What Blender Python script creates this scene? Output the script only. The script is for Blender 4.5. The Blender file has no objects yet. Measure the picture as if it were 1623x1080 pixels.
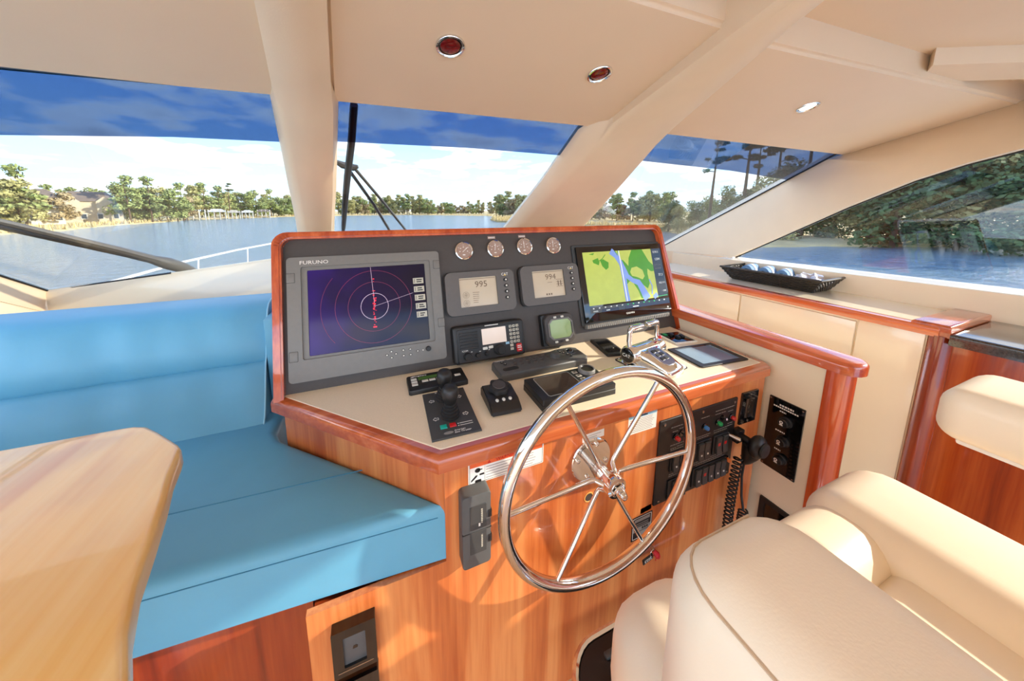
import bpy, bmesh, math, random
from mathutils import Vector, Matrix
R = math.radians
rnd = random.Random(11)
scene = bpy.context.scene
COL = scene.collection
# metres: +Y towards the bow, +X to starboard, Z up, helm platform at z = 0

# ------------------------------------------------------------------ camera
cam_d = bpy.data.cameras.new('camera')
cam = bpy.data.objects.new('camera', cam_d)
COL.objects.link(cam)
cam_d.sensor_fit = 'HORIZONTAL'
cam_d.sensor_width = 36
cam_d.lens = 495.0 / 1623 * 36          # very wide lens
cam_d.shift_x = 31.5 / 1623             # the print is cropped off-centre
cam_d.shift_y = -130.0 / 1623
cam_d.clip_start = 0.02
cam_d.clip_end = 3000
cam.location = (0, 0, 1.232)
cam.rotation_euler = (R(90) - math.atan(76 / 495), 0, -R(20.88))
scene.camera = cam

# ------------------------------------------------------------------ world sky
world = bpy.data.worlds.new('sky')
scene.world = world
world.use_nodes = True
wt = world.node_tree
wt.nodes.clear()
def WN(t, **k):
    n = wt.nodes.new(t)
    for a, b in k.items():
        setattr(n, a, b)
    return n
def wl(a, b):
    wt.links.new(a, b)
w_tc = WN('ShaderNodeTexCoord')
w_sep = WN('ShaderNodeSeparateXYZ'); wl(w_tc.outputs['Generated'], w_sep.inputs[0])
w_ramp = WN('ShaderNodeValToRGB'); wl(w_sep.outputs['Z'], w_ramp.inputs[0])
e = w_ramp.color_ramp.elements
e[0].position = 0.0; e[0].color = (0.60, 0.74, 0.84, 1)
e[1].position = 0.85; e[1].color = (0.10, 0.24, 0.62, 1)
for pos_, c_ in ((0.10, (0.52, 0.72, 0.88, 1)), (0.22, (0.36, 0.58, 0.88, 1)), (0.42, (0.20, 0.40, 0.80, 1))):
    q = e.new(pos_); q.color = c_
w_add = WN('ShaderNodeMath', operation='MAXIMUM'); wl(w_sep.outputs['Z'], w_add.inputs[0]); w_add.inputs[1].default_value = 0.0
w_add2 = WN('ShaderNodeMath', operation='ADD'); wl(w_add.outputs[0], w_add2.inputs[0]); w_add2.inputs[1].default_value = 0.10
w_div = WN('ShaderNodeVectorMath', operation='DIVIDE'); wl(w_tc.outputs['Generated'], w_div.inputs[0]); wl(w_add2.outputs[0], w_div.inputs[1])
w_map = WN('ShaderNodeMapping'); wl(w_div.outputs[0], w_map.inputs[0])
w_map.inputs['Scale'].default_value = (0.75, 0.75, 0.9)
w_map.inputs['Location'].default_value = (0.55, 0.25, 0.0)
w_no = WN('ShaderNodeTexNoise'); wl(w_map.outputs[0], w_no.inputs['Vector'])
w_no.inputs['Scale'].default_value = 1.9; w_no.inputs['Detail'].default_value = 7; w_no.inputs['Roughness'].default_value = 0.52
w_cr = WN('ShaderNodeValToRGB'); wl(w_no.outputs['Fac'], w_cr.inputs[0])
w_cr.color_ramp.elements[0].position = 0.47; w_cr.color_ramp.elements[0].color = (0, 0, 0, 1)
w_cr.color_ramp.elements[1].position = 0.56; w_cr.color_ramp.elements[1].color = (1, 1, 1, 1)
w_cc = WN('ShaderNodeValToRGB'); wl(w_no.outputs['Fac'], w_cc.inputs[0])     # cloud body: bright rim, greyer heart
w_cc.color_ramp.elements[0].position = 0.52; w_cc.color_ramp.elements[0].color = (1.0, 0.97, 0.94, 1)
w_cc.color_ramp.elements[1].position = 0.74; w_cc.color_ramp.elements[1].color = (0.62, 0.60, 0.62, 1)
w_mix = WN('ShaderNodeMix', data_type='RGBA'); wl(w_cr.outputs[0], w_mix.inputs[0]); wl(w_ramp.outputs[0], w_mix.inputs[6]); wl(w_cc.outputs[0], w_mix.inputs[7])
w_bg = WN('ShaderNodeBackground'); wl(w_mix.outputs[2], w_bg.inputs['Color']); w_bg.inputs['Strength'].default_value = 2.0
w_out = WN('ShaderNodeOutputWorld'); wl(w_bg.outputs[0], w_out.inputs[0])

# ------------------------------------------------------------------ sun (low, from starboard and a little aft)
sun_d = bpy.data.lights.new('sun', 'SUN')
sun_d.energy = 7.0
sun_d.angle = R(0.9)
sun_d.color = (1.0, 0.88, 0.70)
sun = bpy.data.objects.new('sun', sun_d)
COL.objects.link(sun)
sun.rotation_euler = Vector((-0.882, 0.291, -0.372)).to_track_quat('-Z', 'Y').to_euler()
sun.location = (8, -3, 5)

# ------------------------------------------------------------------ exposure
vs = scene.view_settings
vs.view_transform = 'Standard'
vs.look = 'None'
vs.exposure = 1.38
vs.gamma = 1.0
vs.use_curve_mapping = False

# ------------------------------------------------------------------ helpers
def lin(c):
    return tuple(((v / 255) / 12.92 if v / 255 <= 0.04045 else ((v / 255 + 0.055) / 1.055) ** 2.4) for v in c)

MATS = {}
def mat(name, col, rough=0.5, metal=0.0, coat=0.0, var=0.06, scale=30.0, bump=0.0, bscale=200.0, emis=None, es=0.0, spec=0.5):
    """procedural principled material: base colour with fine noise, optional relief"""
    m = bpy.data.materials.new(name); m.use_nodes = True
    t = m.node_tree; b = t.nodes['Principled BSDF']
    c = lin(col)
    tc = t.nodes.new('ShaderNodeTexCoord')
    n = t.nodes.new('ShaderNodeTexNoise'); n.inputs['Scale'].default_value = scale; n.inputs['Detail'].default_value = 3
    t.links.new(tc.outputs['Object'], n.inputs['Vector'])
    r = t.nodes.new('ShaderNodeValToRGB')
    r.color_ramp.elements[0].position = 0.3; r.color_ramp.elements[1].position = 0.7
    r.color_ramp.elements[0].color = tuple(max(0, v * (1 - var)) for v in c) + (1,)
    r.color_ramp.elements[1].color = tuple(min(1, v * (1 + var)) for v in c) + (1,)
    t.links.new(n.outputs['Fac'], r.inputs[0]); t.links.new(r.outputs[0], b.inputs['Base Color'])
    b.inputs['Roughness'].default_value = rough; b.inputs['Metallic'].default_value = metal
    b.inputs['Coat Weight'].default_value = coat; b.inputs['Coat Roughness'].default_value = 0.06
    b.inputs['Specular IOR Level'].default_value = spec
    if bump:
        n2 = t.nodes.new('ShaderNodeTexNoise'); n2.inputs['Scale'].default_value = bscale; n2.inputs['Detail'].default_value = 4
        t.links.new(tc.outputs['Object'], n2.inputs['Vector'])
        bp = t.nodes.new('ShaderNodeBump'); bp.inputs['Strength'].default_value = bump; bp.inputs['Distance'].default_value = 0.004
        t.links.new(n2.outputs['Fac'], bp.inputs['Height']); t.links.new(bp.outputs[0], b.inputs['Normal'])
    if emis:
        b.inputs['Emission Color'].default_value = lin(emis) + (1,); b.inputs['Emission Strength'].default_value = es * 0.4
    MATS[name] = m
    return m

def wood(name, dark, mid, light, axis='z', rough=0.3, coat=0.6, scale=1.0, warp=0.6):
    """grain running along one axis, lacquered"""
    m = bpy.data.materials.new(name); m.use_nodes = True
    t = m.node_tree; b = t.nodes['Principled BSDF']
    tc = t.nodes.new('ShaderNodeTexCoord'); mp = t.nodes.new('ShaderNodeMapping')
    s = {'x': (1.1, 26, 26), 'y': (26, 1.1, 26), 'z': (26, 26, 1.1)}[axis]
    mp.inputs['Scale'].default_value = tuple(v * scale for v in s)
    t.links.new(tc.outputs['Object'], mp.inputs[0])
    n1 = t.nodes.new('ShaderNodeTexNoise'); n1.inputs['Scale'].default_value = 0.55; n1.inputs['Detail'].default_value = 5; n1.inputs['Distortion'].default_value = warp
    n2 = t.nodes.new('ShaderNodeTexNoise'); n2.inputs['Scale'].default_value = 5.0; n2.inputs['Detail'].default_value = 6
    t.links.new(mp.outputs[0], n1.inputs['Vector']); t.links.new(mp.outputs[0], n2.inputs['Vector'])
    mx = t.nodes.new('ShaderNodeMath'); mx.operation = 'MULTIPLY_ADD'; mx.inputs[1].default_value = 0.35
    t.links.new(n2.outputs['Fac'], mx.inputs[0]); t.links.new(n1.outputs['Fac'], mx.inputs[2])
    r = t.nodes.new('ShaderNodeValToRGB')
    r.color_ramp.elements[0].position = 0.48; r.color_ramp.elements[0].color = lin(dark) + (1,)
    r.color_ramp.elements[1].position = 0.86; r.color_ramp.elements[1].color = lin(light) + (1,)
    q = r.color_ramp.elements.new(0.66); q.color = lin(mid) + (1,)
    t.links.new(mx.outputs[0], r.inputs[0]); t.links.new(r.outputs[0], b.inputs['Base Color'])
    b.inputs['Roughness'].default_value = rough
    b.inputs['Coat Weight'].default_value = coat; b.inputs['Coat Roughness'].default_value = 0.05
    MATS[name] = m
    return m

def glass(name, tint, refl=0.045, edge=0.75):
    m = bpy.data.materials.new(name); m.use_nodes = True
    t = m.node_tree; t.nodes.clear()
    o = t.nodes.new('ShaderNodeOutputMaterial'); mx = t.nodes.new('ShaderNodeMixShader')
    tr = t.nodes.new('ShaderNodeBsdfTransparent'); tr.inputs[0].default_value = tuple(tint) + (1,)
    gl = t.nodes.new('ShaderNodeBsdfGlossy'); gl.inputs['Roughness'].default_value = 0.0; gl.inputs[0].default_value = (1, 1, 1, 1)
    lw = t.nodes.new('ShaderNodeLayerWeight'); lw.inputs[0].default_value = 0.5
    pw = t.nodes.new('ShaderNodeMath'); pw.operation = 'POWER'; pw.inputs[1].default_value = 5.0
    ma = t.nodes.new('ShaderNodeMath'); ma.operation = 'MULTIPLY_ADD'; ma.inputs[1].default_value = edge; ma.inputs[2].default_value = refl
    t.links.new(lw.outputs['Facing'], pw.inputs[0]); t.links.new(pw.outputs[0], ma.inputs[0])
    t.links.new(ma.outputs[0], mx.inputs[0]); t.links.new(tr.outputs[0], mx.inputs[1]); t.links.new(gl.outputs[0], mx.inputs[2])
    t.links.new(mx.outputs[0], o.inputs[0])
    MATS[name] = m
    return m

class MB:
    """collects simple solids into one bmesh"""
    def __init__(s):
        s.bm = bmesh.new()
    def poly(s, pts):
        vs_ = [s.bm.verts.new(p) for p in pts]
        return s.bm.faces.new(vs_)
    def box(s, c, d, bev=0.0, rot=None, seg=2):
        m = Matrix.Translation(c) @ (rot.to_4x4() if rot is not None else Matrix()) @ Matrix.Diagonal((d[0], d[1], d[2], 1))
        g = bmesh.ops.create_cube(s.bm, size=1, matrix=m)
        if bev:
            es_ = set()
            for v in g['verts']:
                es_.update(v.link_edges)
            bmesh.ops.bevel(s.bm, geom=list(es_), offset=bev, segments=seg, affect='EDGES', profile=0.5)
        return s
    def cyl(s, p0, p1, r0, r1=None, seg=16, cap=True):
        r1 = r0 if r1 is None else r1
        p0 = Vector(p0); p1 = Vector(p1); d = p1 - p0
        q = d.to_track_quat('Z', 'Y').to_matrix().to_4x4()
        bmesh.ops.create_cone(s.bm, cap_ends=cap, segments=seg, radius1=r0, radius2=r1, depth=d.length, matrix=Matrix.Translation((p0 + p1) / 2) @ q)
        return s
    def ball(s, c, r, seg=12, sc=(1, 1, 1)):
        bmesh.ops.create_uvsphere(s.bm, u_segments=seg, v_segments=max(4, seg // 2), radius=r, matrix=Matrix.Translation(c) @ Matrix.Diagonal((sc[0], sc[1], sc[2], 1)))
        return s
    def tube(s, pts, r, seg=8, closed=False):
        pts = [Vector(p) for p in pts]; n = len(pts)
        rr = r if isinstance(r, (list, tuple)) else [r] * n
        rings = []; up = None
        for i in range(n):
            a = pts[i - 1] if (i > 0 or closed) else pts[i]
            b = pts[(i + 1) % n] if (i < n - 1 or closed) else pts[i]
            t = (b - a).normalized()
            if up is None:
                up = Vector((0, 0, 1)) if abs(t.z) < 0.9 else Vector((1, 0, 0))
            x = t.cross(up)
            if x.length < 1e-6:
                x = t.cross(Vector((0, 1, 0)))
            x.normalize(); up = x.cross(t).normalized()
            rings.append([s.bm.verts.new(pts[i] + (x * math.cos(2 * math.pi * k / seg) + up * math.sin(2 * math.pi * k / seg)) * rr[i]) for k in range(seg)])
        for i in range(n if closed else n - 1):
            A = rings[i]; B = rings[(i + 1) % n]
            for k in range(seg):
                s.bm.faces.new((A[k], A[(k + 1) % seg], B[(k + 1) % seg], B[k]))
        if not closed:
            s.bm.faces.new(rings[0][::-1]); s.bm.faces.new(rings[-1])
        return s
    def lathe(s, prof, seg=24, mtx=None):
        mtx = mtx or Matrix()
        rings = []
        for (r, z) in prof:
            if r < 1e-6:
                rings.append([s.bm.verts.new(mtx @ Vector((0, 0, z)))])
            else:
                rings.append([s.bm.verts.new(mtx @ Vector((r * math.cos(2 * math.pi * k / seg), r * math.sin(2 * math.pi * k / seg), z))) for k in range(seg)])
        for A, B in zip(rings[:-1], rings[1:]):
            for k in range(seg):
                k2 = (k + 1) % seg
                if len(A) == 1 and len(B) == 1:
                    continue
                if len(A) == 1:
                    s.bm.faces.new((A[0], B[k], B[k2]))
                elif len(B) == 1:
                    s.bm.faces.new((A[k], A[k2], B[0]))
                else:
                    s.bm.faces.new((A[k], A[k2], B[k2], B[k]))
        return s
    def slab(s, poly, z0, z1, bev=0.0, steps=2, mtx=None):
        """extruded outline (counter-clockwise), upper rim rounded by bev"""
        mtx = mtx or Matrix()
        n = len(poly)
        def inset(d):
            out = []
            for i in range(n):
                p = Vector(poly[i]); a = Vector(poly[i - 1]); b = Vector(poly[(i + 1) % n])
                e1 = (p - a); e2 = (b - p)
                if e1.length < 1e-9: e1 = e2
                if e2.length < 1e-9: e2 = e1
                n1 = Vector((-e1.y, e1.x)).normalized(); n2 = Vector((-e2.y, e2.x)).normalized()
                m_ = (n1 + n2); L = m_.length
                m_ = m_ / L if L > 1e-6 else n1
                out.append(p + m_ * (d / max(0.35, m_.dot(n1))))
            return out
        levels = [(0, z0)]
        if bev:
            for k in range(steps + 1):
                a = math.pi / 2 * k / steps
                levels.append((bev * (1 - math.cos(a)), z1 - bev + bev * math.sin(a)))
        else:
            levels.append((0, z1))
        rings = [[s.bm.verts.new(mtx @ Vector((p.x, p.y, z))) for p in inset(d)] for d, z in levels]
        for A, B in zip(rings[:-1], rings[1:]):
            for k in range(n):
                s.bm.faces.new((A[k], A[(k + 1) % n], B[(k + 1) % n], B[k]))
        s.bm.faces.new(rings[-1]); s.bm.faces.new(rings[0][::-1])
        return s
    def ring(s, outer, inner, z0, z1, closed=True, mtx=None):
        """flat frame between two outlines of equal length"""
        mtx = mtx or Matrix()
        n = len(outer)
        V = lambda p, z: s.bm.verts.new(mtx @ Vector((p[0], p[1], z)))
        O0 = [V(p, z0) for p in outer]; O1 = [V(p, z1) for p in outer]; I0 = [V(p, z0) for p in inner]; I1 = [V(p, z1) for p in inner]
        for k in range(n if closed else n - 1):
            j = (k + 1) % n
            s.bm.faces.new((O0[k], O0[j], O1[j], O1[k])); s.bm.faces.new((O1[k], O1[j], I1[j], I1[k]))
            s.bm.faces.new((I1[k], I1[j], I0[j], I0[k])); s.bm.faces.new((I0[k], I0[j], O0[j], O0[k]))
        if not closed:
            s.bm.faces.new((O0[0], O1[0], I1[0], I0[0])); s.bm.faces.new((O0[-1], I0[-1], I1[-1], O1[-1]))
        return s

def rrect(x0, y0, x1, y1, r=0.01, n=4):
    pts = []
    for cx, cy, a0 in ((x1 - r, y0 + r, -90), (x1 - r, y1 - r, 0), (x0 + r, y1 - r, 90), (x0 + r, y0 + r, 180)):
        for k in range(n + 1):
            a = R(a0 + 90 * k / n)
            pts.append((cx + r * math.cos(a), cy + r * math.sin(a)))
    return pts

def disc(cx, cy, r, n=24, ry=None):
    return [(cx + r * math.cos(2 * math.pi * k / n), cy + (ry or r) * math.sin(2 * math.pi * k / n)) for k in range(n)]

def obj(name, mb, material, parent=None, smooth=40, flat=False):
    me = bpy.data.meshes.new(name)
    bm = mb.bm if isinstance(mb, MB) else mb
    bmesh.ops.recalc_face_normals(bm, faces=bm.faces)
    bm.to_mesh(me); bm.free()
    if not flat:
        for p in me.polygons:
            p.use_smooth = True
        me.set_sharp_from_angle(angle=R(smooth))
    me.materials.append(MATS[material] if isinstance(material, str) else material)
    o = bpy.data.objects.new(name, me)
    COL.objects.link(o)
    if parent is not None:
        o.parent = parent
    return o

def tag(o, label=None, cat=None, group=None, kind=None):
    if label: o['label'] = label
    if cat: o['category'] = cat
    if group: o['group'] = group
    if kind: o['kind'] = kind
    return o

def thing(name, label, cat, mtx=None, group=None):
    o = bpy.data.objects.new(name, None)
    o.empty_display_size = 0.05
    COL.objects.link(o)
    if mtx is not None:
        o.matrix_world = mtx
    return tag(o, label, cat, group)

def struct(name, mb, material, parent=None, **k):
    o = obj(name, mb, material, parent, **k)
    if parent is None:
        o['kind'] = 'structure'
    return o

def copy_tree(o, parent=None):
    c = o.copy(); COL.objects.link(c); c.parent = parent
    for ch in list(o.children):
        copy_tree(ch, c)
    return c

_tc = {}
def text(name, s, size, material, parent, loc, rot=0.0, align='CENTER', shear=0.0, depth=0.0004, sx=1.0, label=None):
    """flat lettering as a mesh part, lying in the parent's local xy plane"""
    key = (s, size, align, shear, depth, sx)
    if key not in _tc:
        cu = bpy.data.curves.new('lettering', 'FONT')
        cu.body = s; cu.size = size; cu.align_x = align; cu.align_y = 'CENTER'; cu.extrude = depth / 2; cu.shear = shear; cu.resolution_u = 2
        to = bpy.data.objects.new('lettering', cu); COL.objects.link(to)
        bpy.context.view_layer.update()
        me = bpy.data.meshes.new_from_object(to.evaluated_get(bpy.context.evaluated_depsgraph_get()))
        bpy.data.objects.remove(to); bpy.data.curves.remove(cu)
        if sx != 1.0:
            for v in me.vertices: v.co.x *= sx
        _tc[key] = me
    me = _tc[key].copy(); me.name = name
    me.materials.clear(); me.materials.append(MATS[material])
    o = bpy.data.objects.new(name, me); COL.objects.link(o)
    o.parent = parent; o.location = loc; o.rotation_euler = (0, 0, rot)
    if label: o['label'] = label
    return o

def frame(origin, x, y, z):
    m = Matrix((x, y, z)).transposed().to_4x4()
    m.translation = Vector(origin)
    return m
T17 = R(17)
PANEL = frame((0, 0.857, 0.768), (1, 0, 0), (0, math.sin(T17), math.cos(T17)), (0, -math.cos(T17), math.sin(T17)))   # u along the dash, v up the panel, w out of it
FACE_Y = 0.535
FACE = frame((0, FACE_Y, 0), (1, 0, 0), (0, 0, 1), (0, -1, 0))            # console front: x, height, out
SIDE_X = 1.12
SIDE = frame((SIDE_X, 0, 0), (0, -1, 0), (0, 0, 1), (-1, 0, 0))           # side wall beside the console: -y, height, inboard
TOP_Z = 0.774
def at_panel(u, v, w=0.0): return PANEL @ Matrix.Translation((u, v, w))
def at_face(x, z, w=0.0): return FACE @ Matrix.Translation((x, z, w))
def at_side(y, z, w=0.0): return SIDE @ Matrix.Translation((-y, z, w))
def at_top(x, y, rz=0.0): return Matrix.Translation((x, y, TOP_Z)) @ Matrix.Rotation(rz, 4, 'Z')

# ------------------------------------------------------------------ materials
mat('cream_vinyl', (247, 222, 188), 0.42, var=0.03, scale=6, bump=0.06, bscale=350)
mat('cream_ceiling', (247, 221, 188), 0.55, var=0.02, scale=4, bump=0.05, bscale=420)
mat('cream_gloss', (246, 229, 198), 0.22, coat=0.5, var=0.02, scale=4)
mat('cream_top', (244, 226, 194), 0.3, coat=0.2, var=0.03, scale=300)
mat('white_gel', (244, 238, 226), 0.25, coat=0.3, var=0.02)
mat('leather_cream', (247, 228, 200), 0.38, var=0.03, scale=8, bump=0.05, bscale=420)
mat('leather_seam', (205, 176, 143), 0.6)
mat('blue_vinyl', (100, 170, 200), 0.46, var=0.07, scale=5, bump=0.35, bscale=14)
mat('blue_seam', (66, 138, 172), 0.6)
mat('blue_piping', (150, 205, 226), 0.5)
wood('wood_cherry', (178, 82, 34), (206, 112, 54), (228, 146, 82), 'z', 0.34, 0.7)
wood('wood_trim', (160, 66, 28), (190, 90, 44), (216, 122, 70), 'x', 0.22, 0.9)
wood('wood_trim_v', (168, 56, 18), (196, 78, 28), (220, 106, 50), 'z', 0.2, 1.0)
wood('wood_trim_y', (172, 64, 26), (200, 92, 44), (226, 128, 74), 'y', 0.18, 1.0)
wood('wood_red', (128, 40, 8), (162, 62, 16), (188, 88, 32), 'z', 0.2, 1.0)
wood('wood_dark', (112, 34, 10), (146, 50, 16), (170, 72, 26), 'z', 0.3, 0.8)
wood('wood_table', (234, 160, 76), (246, 190, 106), (251, 208, 136), 'y', 0.32, 0.6, scale=0.55, warp=1.6)
wood('floor_teak', (196, 150, 100), (214, 172, 122), (228, 190, 142), 'y', 0.4, 0.3)
mat('granite', (52, 46, 42), 0.18, coat=0.7, var=0.5, scale=220)
mat('chrome', (232, 228, 222), 0.07, metal=1.0, var=0.01)
mat('steel', (190, 184, 178), 0.25, metal=1.0, var=0.02)
mat('panel_black', (72, 65, 61), 0.5, var=0.04, scale=120, bump=0.05, bscale=900)
mat('black_plastic', (30, 28, 27), 0.42, var=0.05)
mat('black_gloss', (12, 12, 13), 0.08, coat=0.5, var=0.02)
mat('black_rubber', (34, 32, 31), 0.62, var=0.05)
mat('dark_grey', (64, 64, 63), 0.5, var=0.04, scale=90)
mat('slate_grey', (84, 84, 83), 0.48, var=0.03, scale=90)
mat('monitor_grey', (122, 118, 112), 0.45, var=0.03, scale=90)
mat('display_grey', (96, 90, 86), 0.45, var=0.03, scale=90)
mat('clip_line', (70, 67, 63), 0.6)
mat('white_print', (238, 234, 226), 0.5)
mat('white_label', (240, 237, 230), 0.45, var=0.02)
mat('grey_print', (150, 146, 140), 0.5)
mat('orange_print', (238, 104, 52), 0.5)
mat('black_print', (24, 18, 18), 0.5)
mat('red_print', (200, 40, 30), 0.5)
mat('blue_print', (150, 196, 222), 0.5)
mat('yellow_print', (240, 196, 40), 0.5)
mat('lcd_beige', (196, 178, 152), 0.25, coat=0.3, var=0.05, scale=12, emis=(205, 186, 158), es=0.12)
mat('lcd_green', (150, 172, 110), 0.25, coat=0.3, var=0.05, scale=12, emis=(150, 175, 110), es=0.1)
mat('lcd_radio', (226, 206, 188), 0.25, coat=0.2, var=0.05, scale=12, emis=(235, 215, 200), es=0.25)
mat('lcd_olive', (62, 92, 34), 0.3, emis=(70, 110, 40), es=0.15)
mat('lcd_print', (112, 90, 70), 0.5)
mat('tablet_reflection', (86, 116, 140), 0.08, coat=0.6, var=0.15, scale=8, emis=(96, 130, 160), es=0.12)  # blue reflection put into the screen's base colour and emission
mat('button_white', (226, 222, 210), 0.4)
mat('button_pale', (196, 190, 172), 0.4)
mat('button_red', (206, 34, 34), 0.3, coat=0.4)
mat('button_green', (22, 168, 96), 0.3, coat=0.4)
mat('button_teal', (24, 178, 158), 0.4)
mat('button_blue', (60, 130, 200), 0.3, coat=0.4)
mat('button_orange', (232, 120, 50), 0.3, coat=0.4)
mat('dial_face', (168, 138, 122), 0.35, coat=0.5, var=0.05)
mat('rubber_gasket', (20, 19, 19), 0.5)
mat('red_lens', (110, 10, 10), 0.12, coat=0.5, var=0.5, scale=160, emis=(130, 6, 6), es=0.08)
mat('lamp_white', (255, 250, 240), 0.3, emis=(255, 246, 230), es=4.0)
mat('map_land', (172, 184, 84), 0.3, emis=(172, 186, 84), es=0.42)
mat('map_marsh', (70, 138, 28), 0.3, emis=(72, 142, 28), es=0.42)
mat('map_water', (118, 144, 206), 0.3, emis=(118, 146, 210), es=0.42)
mat('map_white', (220, 224, 230), 0.3, emis=(220, 224, 232), es=0.42)
mat('screen_dark', (14, 14, 22), 0.1, coat=0.5, emis=(16, 16, 30), es=0.1)
mat('screen_navy', (24, 34, 58), 0.2, emis=(26, 40, 74), es=0.3)
mat('screen_red', (190, 24, 50), 0.3, emis=(225, 24, 52), es=0.8)
mat('screen_ring', (96, 14, 56), 0.3, emis=(120, 16, 62), es=0.55)
mat('screen_pale', (190, 170, 190), 0.3, emis=(190, 175, 195), es=0.5)
mat('screen_text', (200, 206, 206), 0.3, emis=(205, 210, 210), es=0.5)
mat('screen_green', (40, 160, 90), 0.3, emis=(40, 170, 95), es=0.5)
mat('wicker', (52, 45, 36), 0.3, var=0.3, scale=120)
mat('cloth_blue', (112, 150, 190), 0.8, var=0.06)
mat('cloth_stripe', (206, 216, 224), 0.8)
mat('foil', (214, 208, 206), 0.22, metal=0.35, var=0.06)
mat('fabric_red', (196, 24, 34), 0.6)
# radar picture: screen glow and a violet reflection, both painted as emission fading to black
def radar_mat():
    m = bpy.data.materials.new('radar_picture'); m.use_nodes = True
    t = m.node_tree; b = t.nodes['Principled BSDF']
    tc = t.nodes.new('ShaderNodeTexCoord'); sp = t.nodes.new('ShaderNodeSeparateXYZ'); t.links.new(tc.outputs['Object'], sp.inputs[0])
    n = t.nodes.new('ShaderNodeTexNoise'); n.inputs['Scale'].default_value = 9; t.links.new(tc.outputs['Object'], n.inputs['Vector'])
    a = t.nodes.new('ShaderNodeMath'); a.operation = 'MULTIPLY_ADD'; a.inputs[1].default_value = 2.6; a.inputs[2].default_value = 0.25
    t.links.new(sp.outputs['X'], a.inputs[0])
    c = t.nodes.new('ShaderNodeMath'); c.operation = 'MULTIPLY_ADD'; c.inputs[1].default_value = 0.7; t.links.new(n.outputs['Fac'], c.inputs[0]); t.links.new(a.outputs[0], c.inputs[2])
    r = t.nodes.new('ShaderNodeValToRGB'); t.links.new(c.outputs[0], r.inputs[0])
    r.color_ramp.elements[0].position = 0.1; r.color_ramp.elements[0].color = lin((84, 40, 190)) + (1,)
    r.color_ramp.elements[1].position = 1.0; r.color_ramp.elements[1].color = lin((10, 4, 22)) + (1,)
    q = r.color_ramp.elements.new(0.5); q.color = lin((44, 18, 96)) + (1,)
    b.inputs['Base Color'].default_value = (0.01, 0.008, 0.02, 1)
    t.links.new(r.outputs[0], b.inputs['Emission Color']); b.inputs['Emission Strength'].default_value = 0.13
    b.inputs['Roughness'].default_value = 0.1; b.inputs['Specular IOR Level'].default_value = 0.22
    MATS['radar_picture'] = m
radar_mat()
glass('dimmed_glass', (0.60, 0.625, 0.635), refl=0.022)  # grey tint added to dim the sky and river against the cabin
glass('side_glass', (0.66, 0.68, 0.70), refl=0.05)
glass('blue_tint', (0.31, 0.39, 0.53), refl=0.015)

# ================================================================== the setting
def gp(x, y, off=0.0):
    """point on the raked windshield plane; off > 0 moves it into the cabin"""
    return Vector((x, y - off * 0.5145, 0.9 + (1.9 - y) * 0.6 - off * 0.8575))

def loft(rows, closed=False):
    m = MB()
    V = [[m.bm.verts.new(p) for p in r] for r in rows]
    for A, B in zip(V[:-1], V[1:]):
        n = len(A)
        for k in range(n if closed else n - 1):
            m.bm.faces.new((A[k], A[(k + 1) % n], B[(k + 1) % n], B[k]))
    if closed:
        m.bm.faces.new(V[0][::-1]); m.bm.faces.new(V[-1])
    return m

struct('floor', MB().box((0.4, 0.35, -0.02), (3.8, 4.0, 0.04)), 'floor_teak')

# ceiling: dropped, upward-sloping headliner boxes under a higher deckhead
def headliner(name, front, back, top):
    """front/back: lists of two (x, y) corners; sloped underside"""
    zz = lambda y: 1.5 + 0.28 * (0.887 - y)
    (fx0, fy0), (fx1, fy1) = front; (bx0, by0), (bx1, by1) = back
    lo = [Vector((fx0, fy0, zz(fy0))), Vector((fx1, fy1, zz(fy1))), Vector((bx1, by1, zz(by1))), Vector((bx0, by0, zz(by0)))]
    hi = [Vector((p.x, p.y, max(top, p.z + 0.02))) for p in lo]
    hi[0].z = lo[0].z + 0.05; hi[1].z = lo[1].z + 0.05
    m = MB()
    L = [m.bm.verts.new(p) for p in lo]; H = [m.bm.verts.new(p) for p in hi]
    m.bm.faces.new(L); m.bm.faces.new(H[::-1])
    for k in range(4):
        m.bm.faces.new((L[k], L[(k + 1) % 4], H[(k + 1) % 4], H[k]))
    bmesh.ops.bevel(m.bm, geom=[e_ for e_ in m.bm.edges if all(v in L for v in e_.verts)], offset=0.008, segments=3, affect='EDGES')
    return struct(name, m, 'cream_ceiling')
roof = struct('ceiling', MB().box((0.4, -0.54, 1.705), (3.9, 2.2, 0.04)), 'cream_ceiling')
pc = headliner('ceiling_panel_centre', [(-0.078, 0.905), (0.768, 0.887)], [(-0.04, 0.493), (0.766, 0.493)], 1.70)
pc['kind'] = 'structure'
headliner('ceiling_panel_starboard', [(0.955, 0.882), (2.33, 0.882)], [(0.815, 0.506), (2.27, 0.445)], 1.70)
headliner('ceiling_panel_port', [(-1.75, 0.965), (-0.19, 0.907)], [(-1.75, 0.1), (-0.055, 0.1)], 1.735)
# deckhead continuing forward over the headliner boxes, in the plane of the windshield
struct('ceiling_front', loft([[gp(-1.7, 0.84, -0.004), gp(2.4, 0.84, -0.004), gp(2.4, 0.84, -0.05), gp(-1.7, 0.84, -0.05)],
                              [gp(-1.7, 0.42, -0.004), gp(2.4, 0.42, -0.004), gp(2.4, 0.42, -0.05), gp(-1.7, 0.42, -0.05)]], True), 'cream_ceiling')
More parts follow.
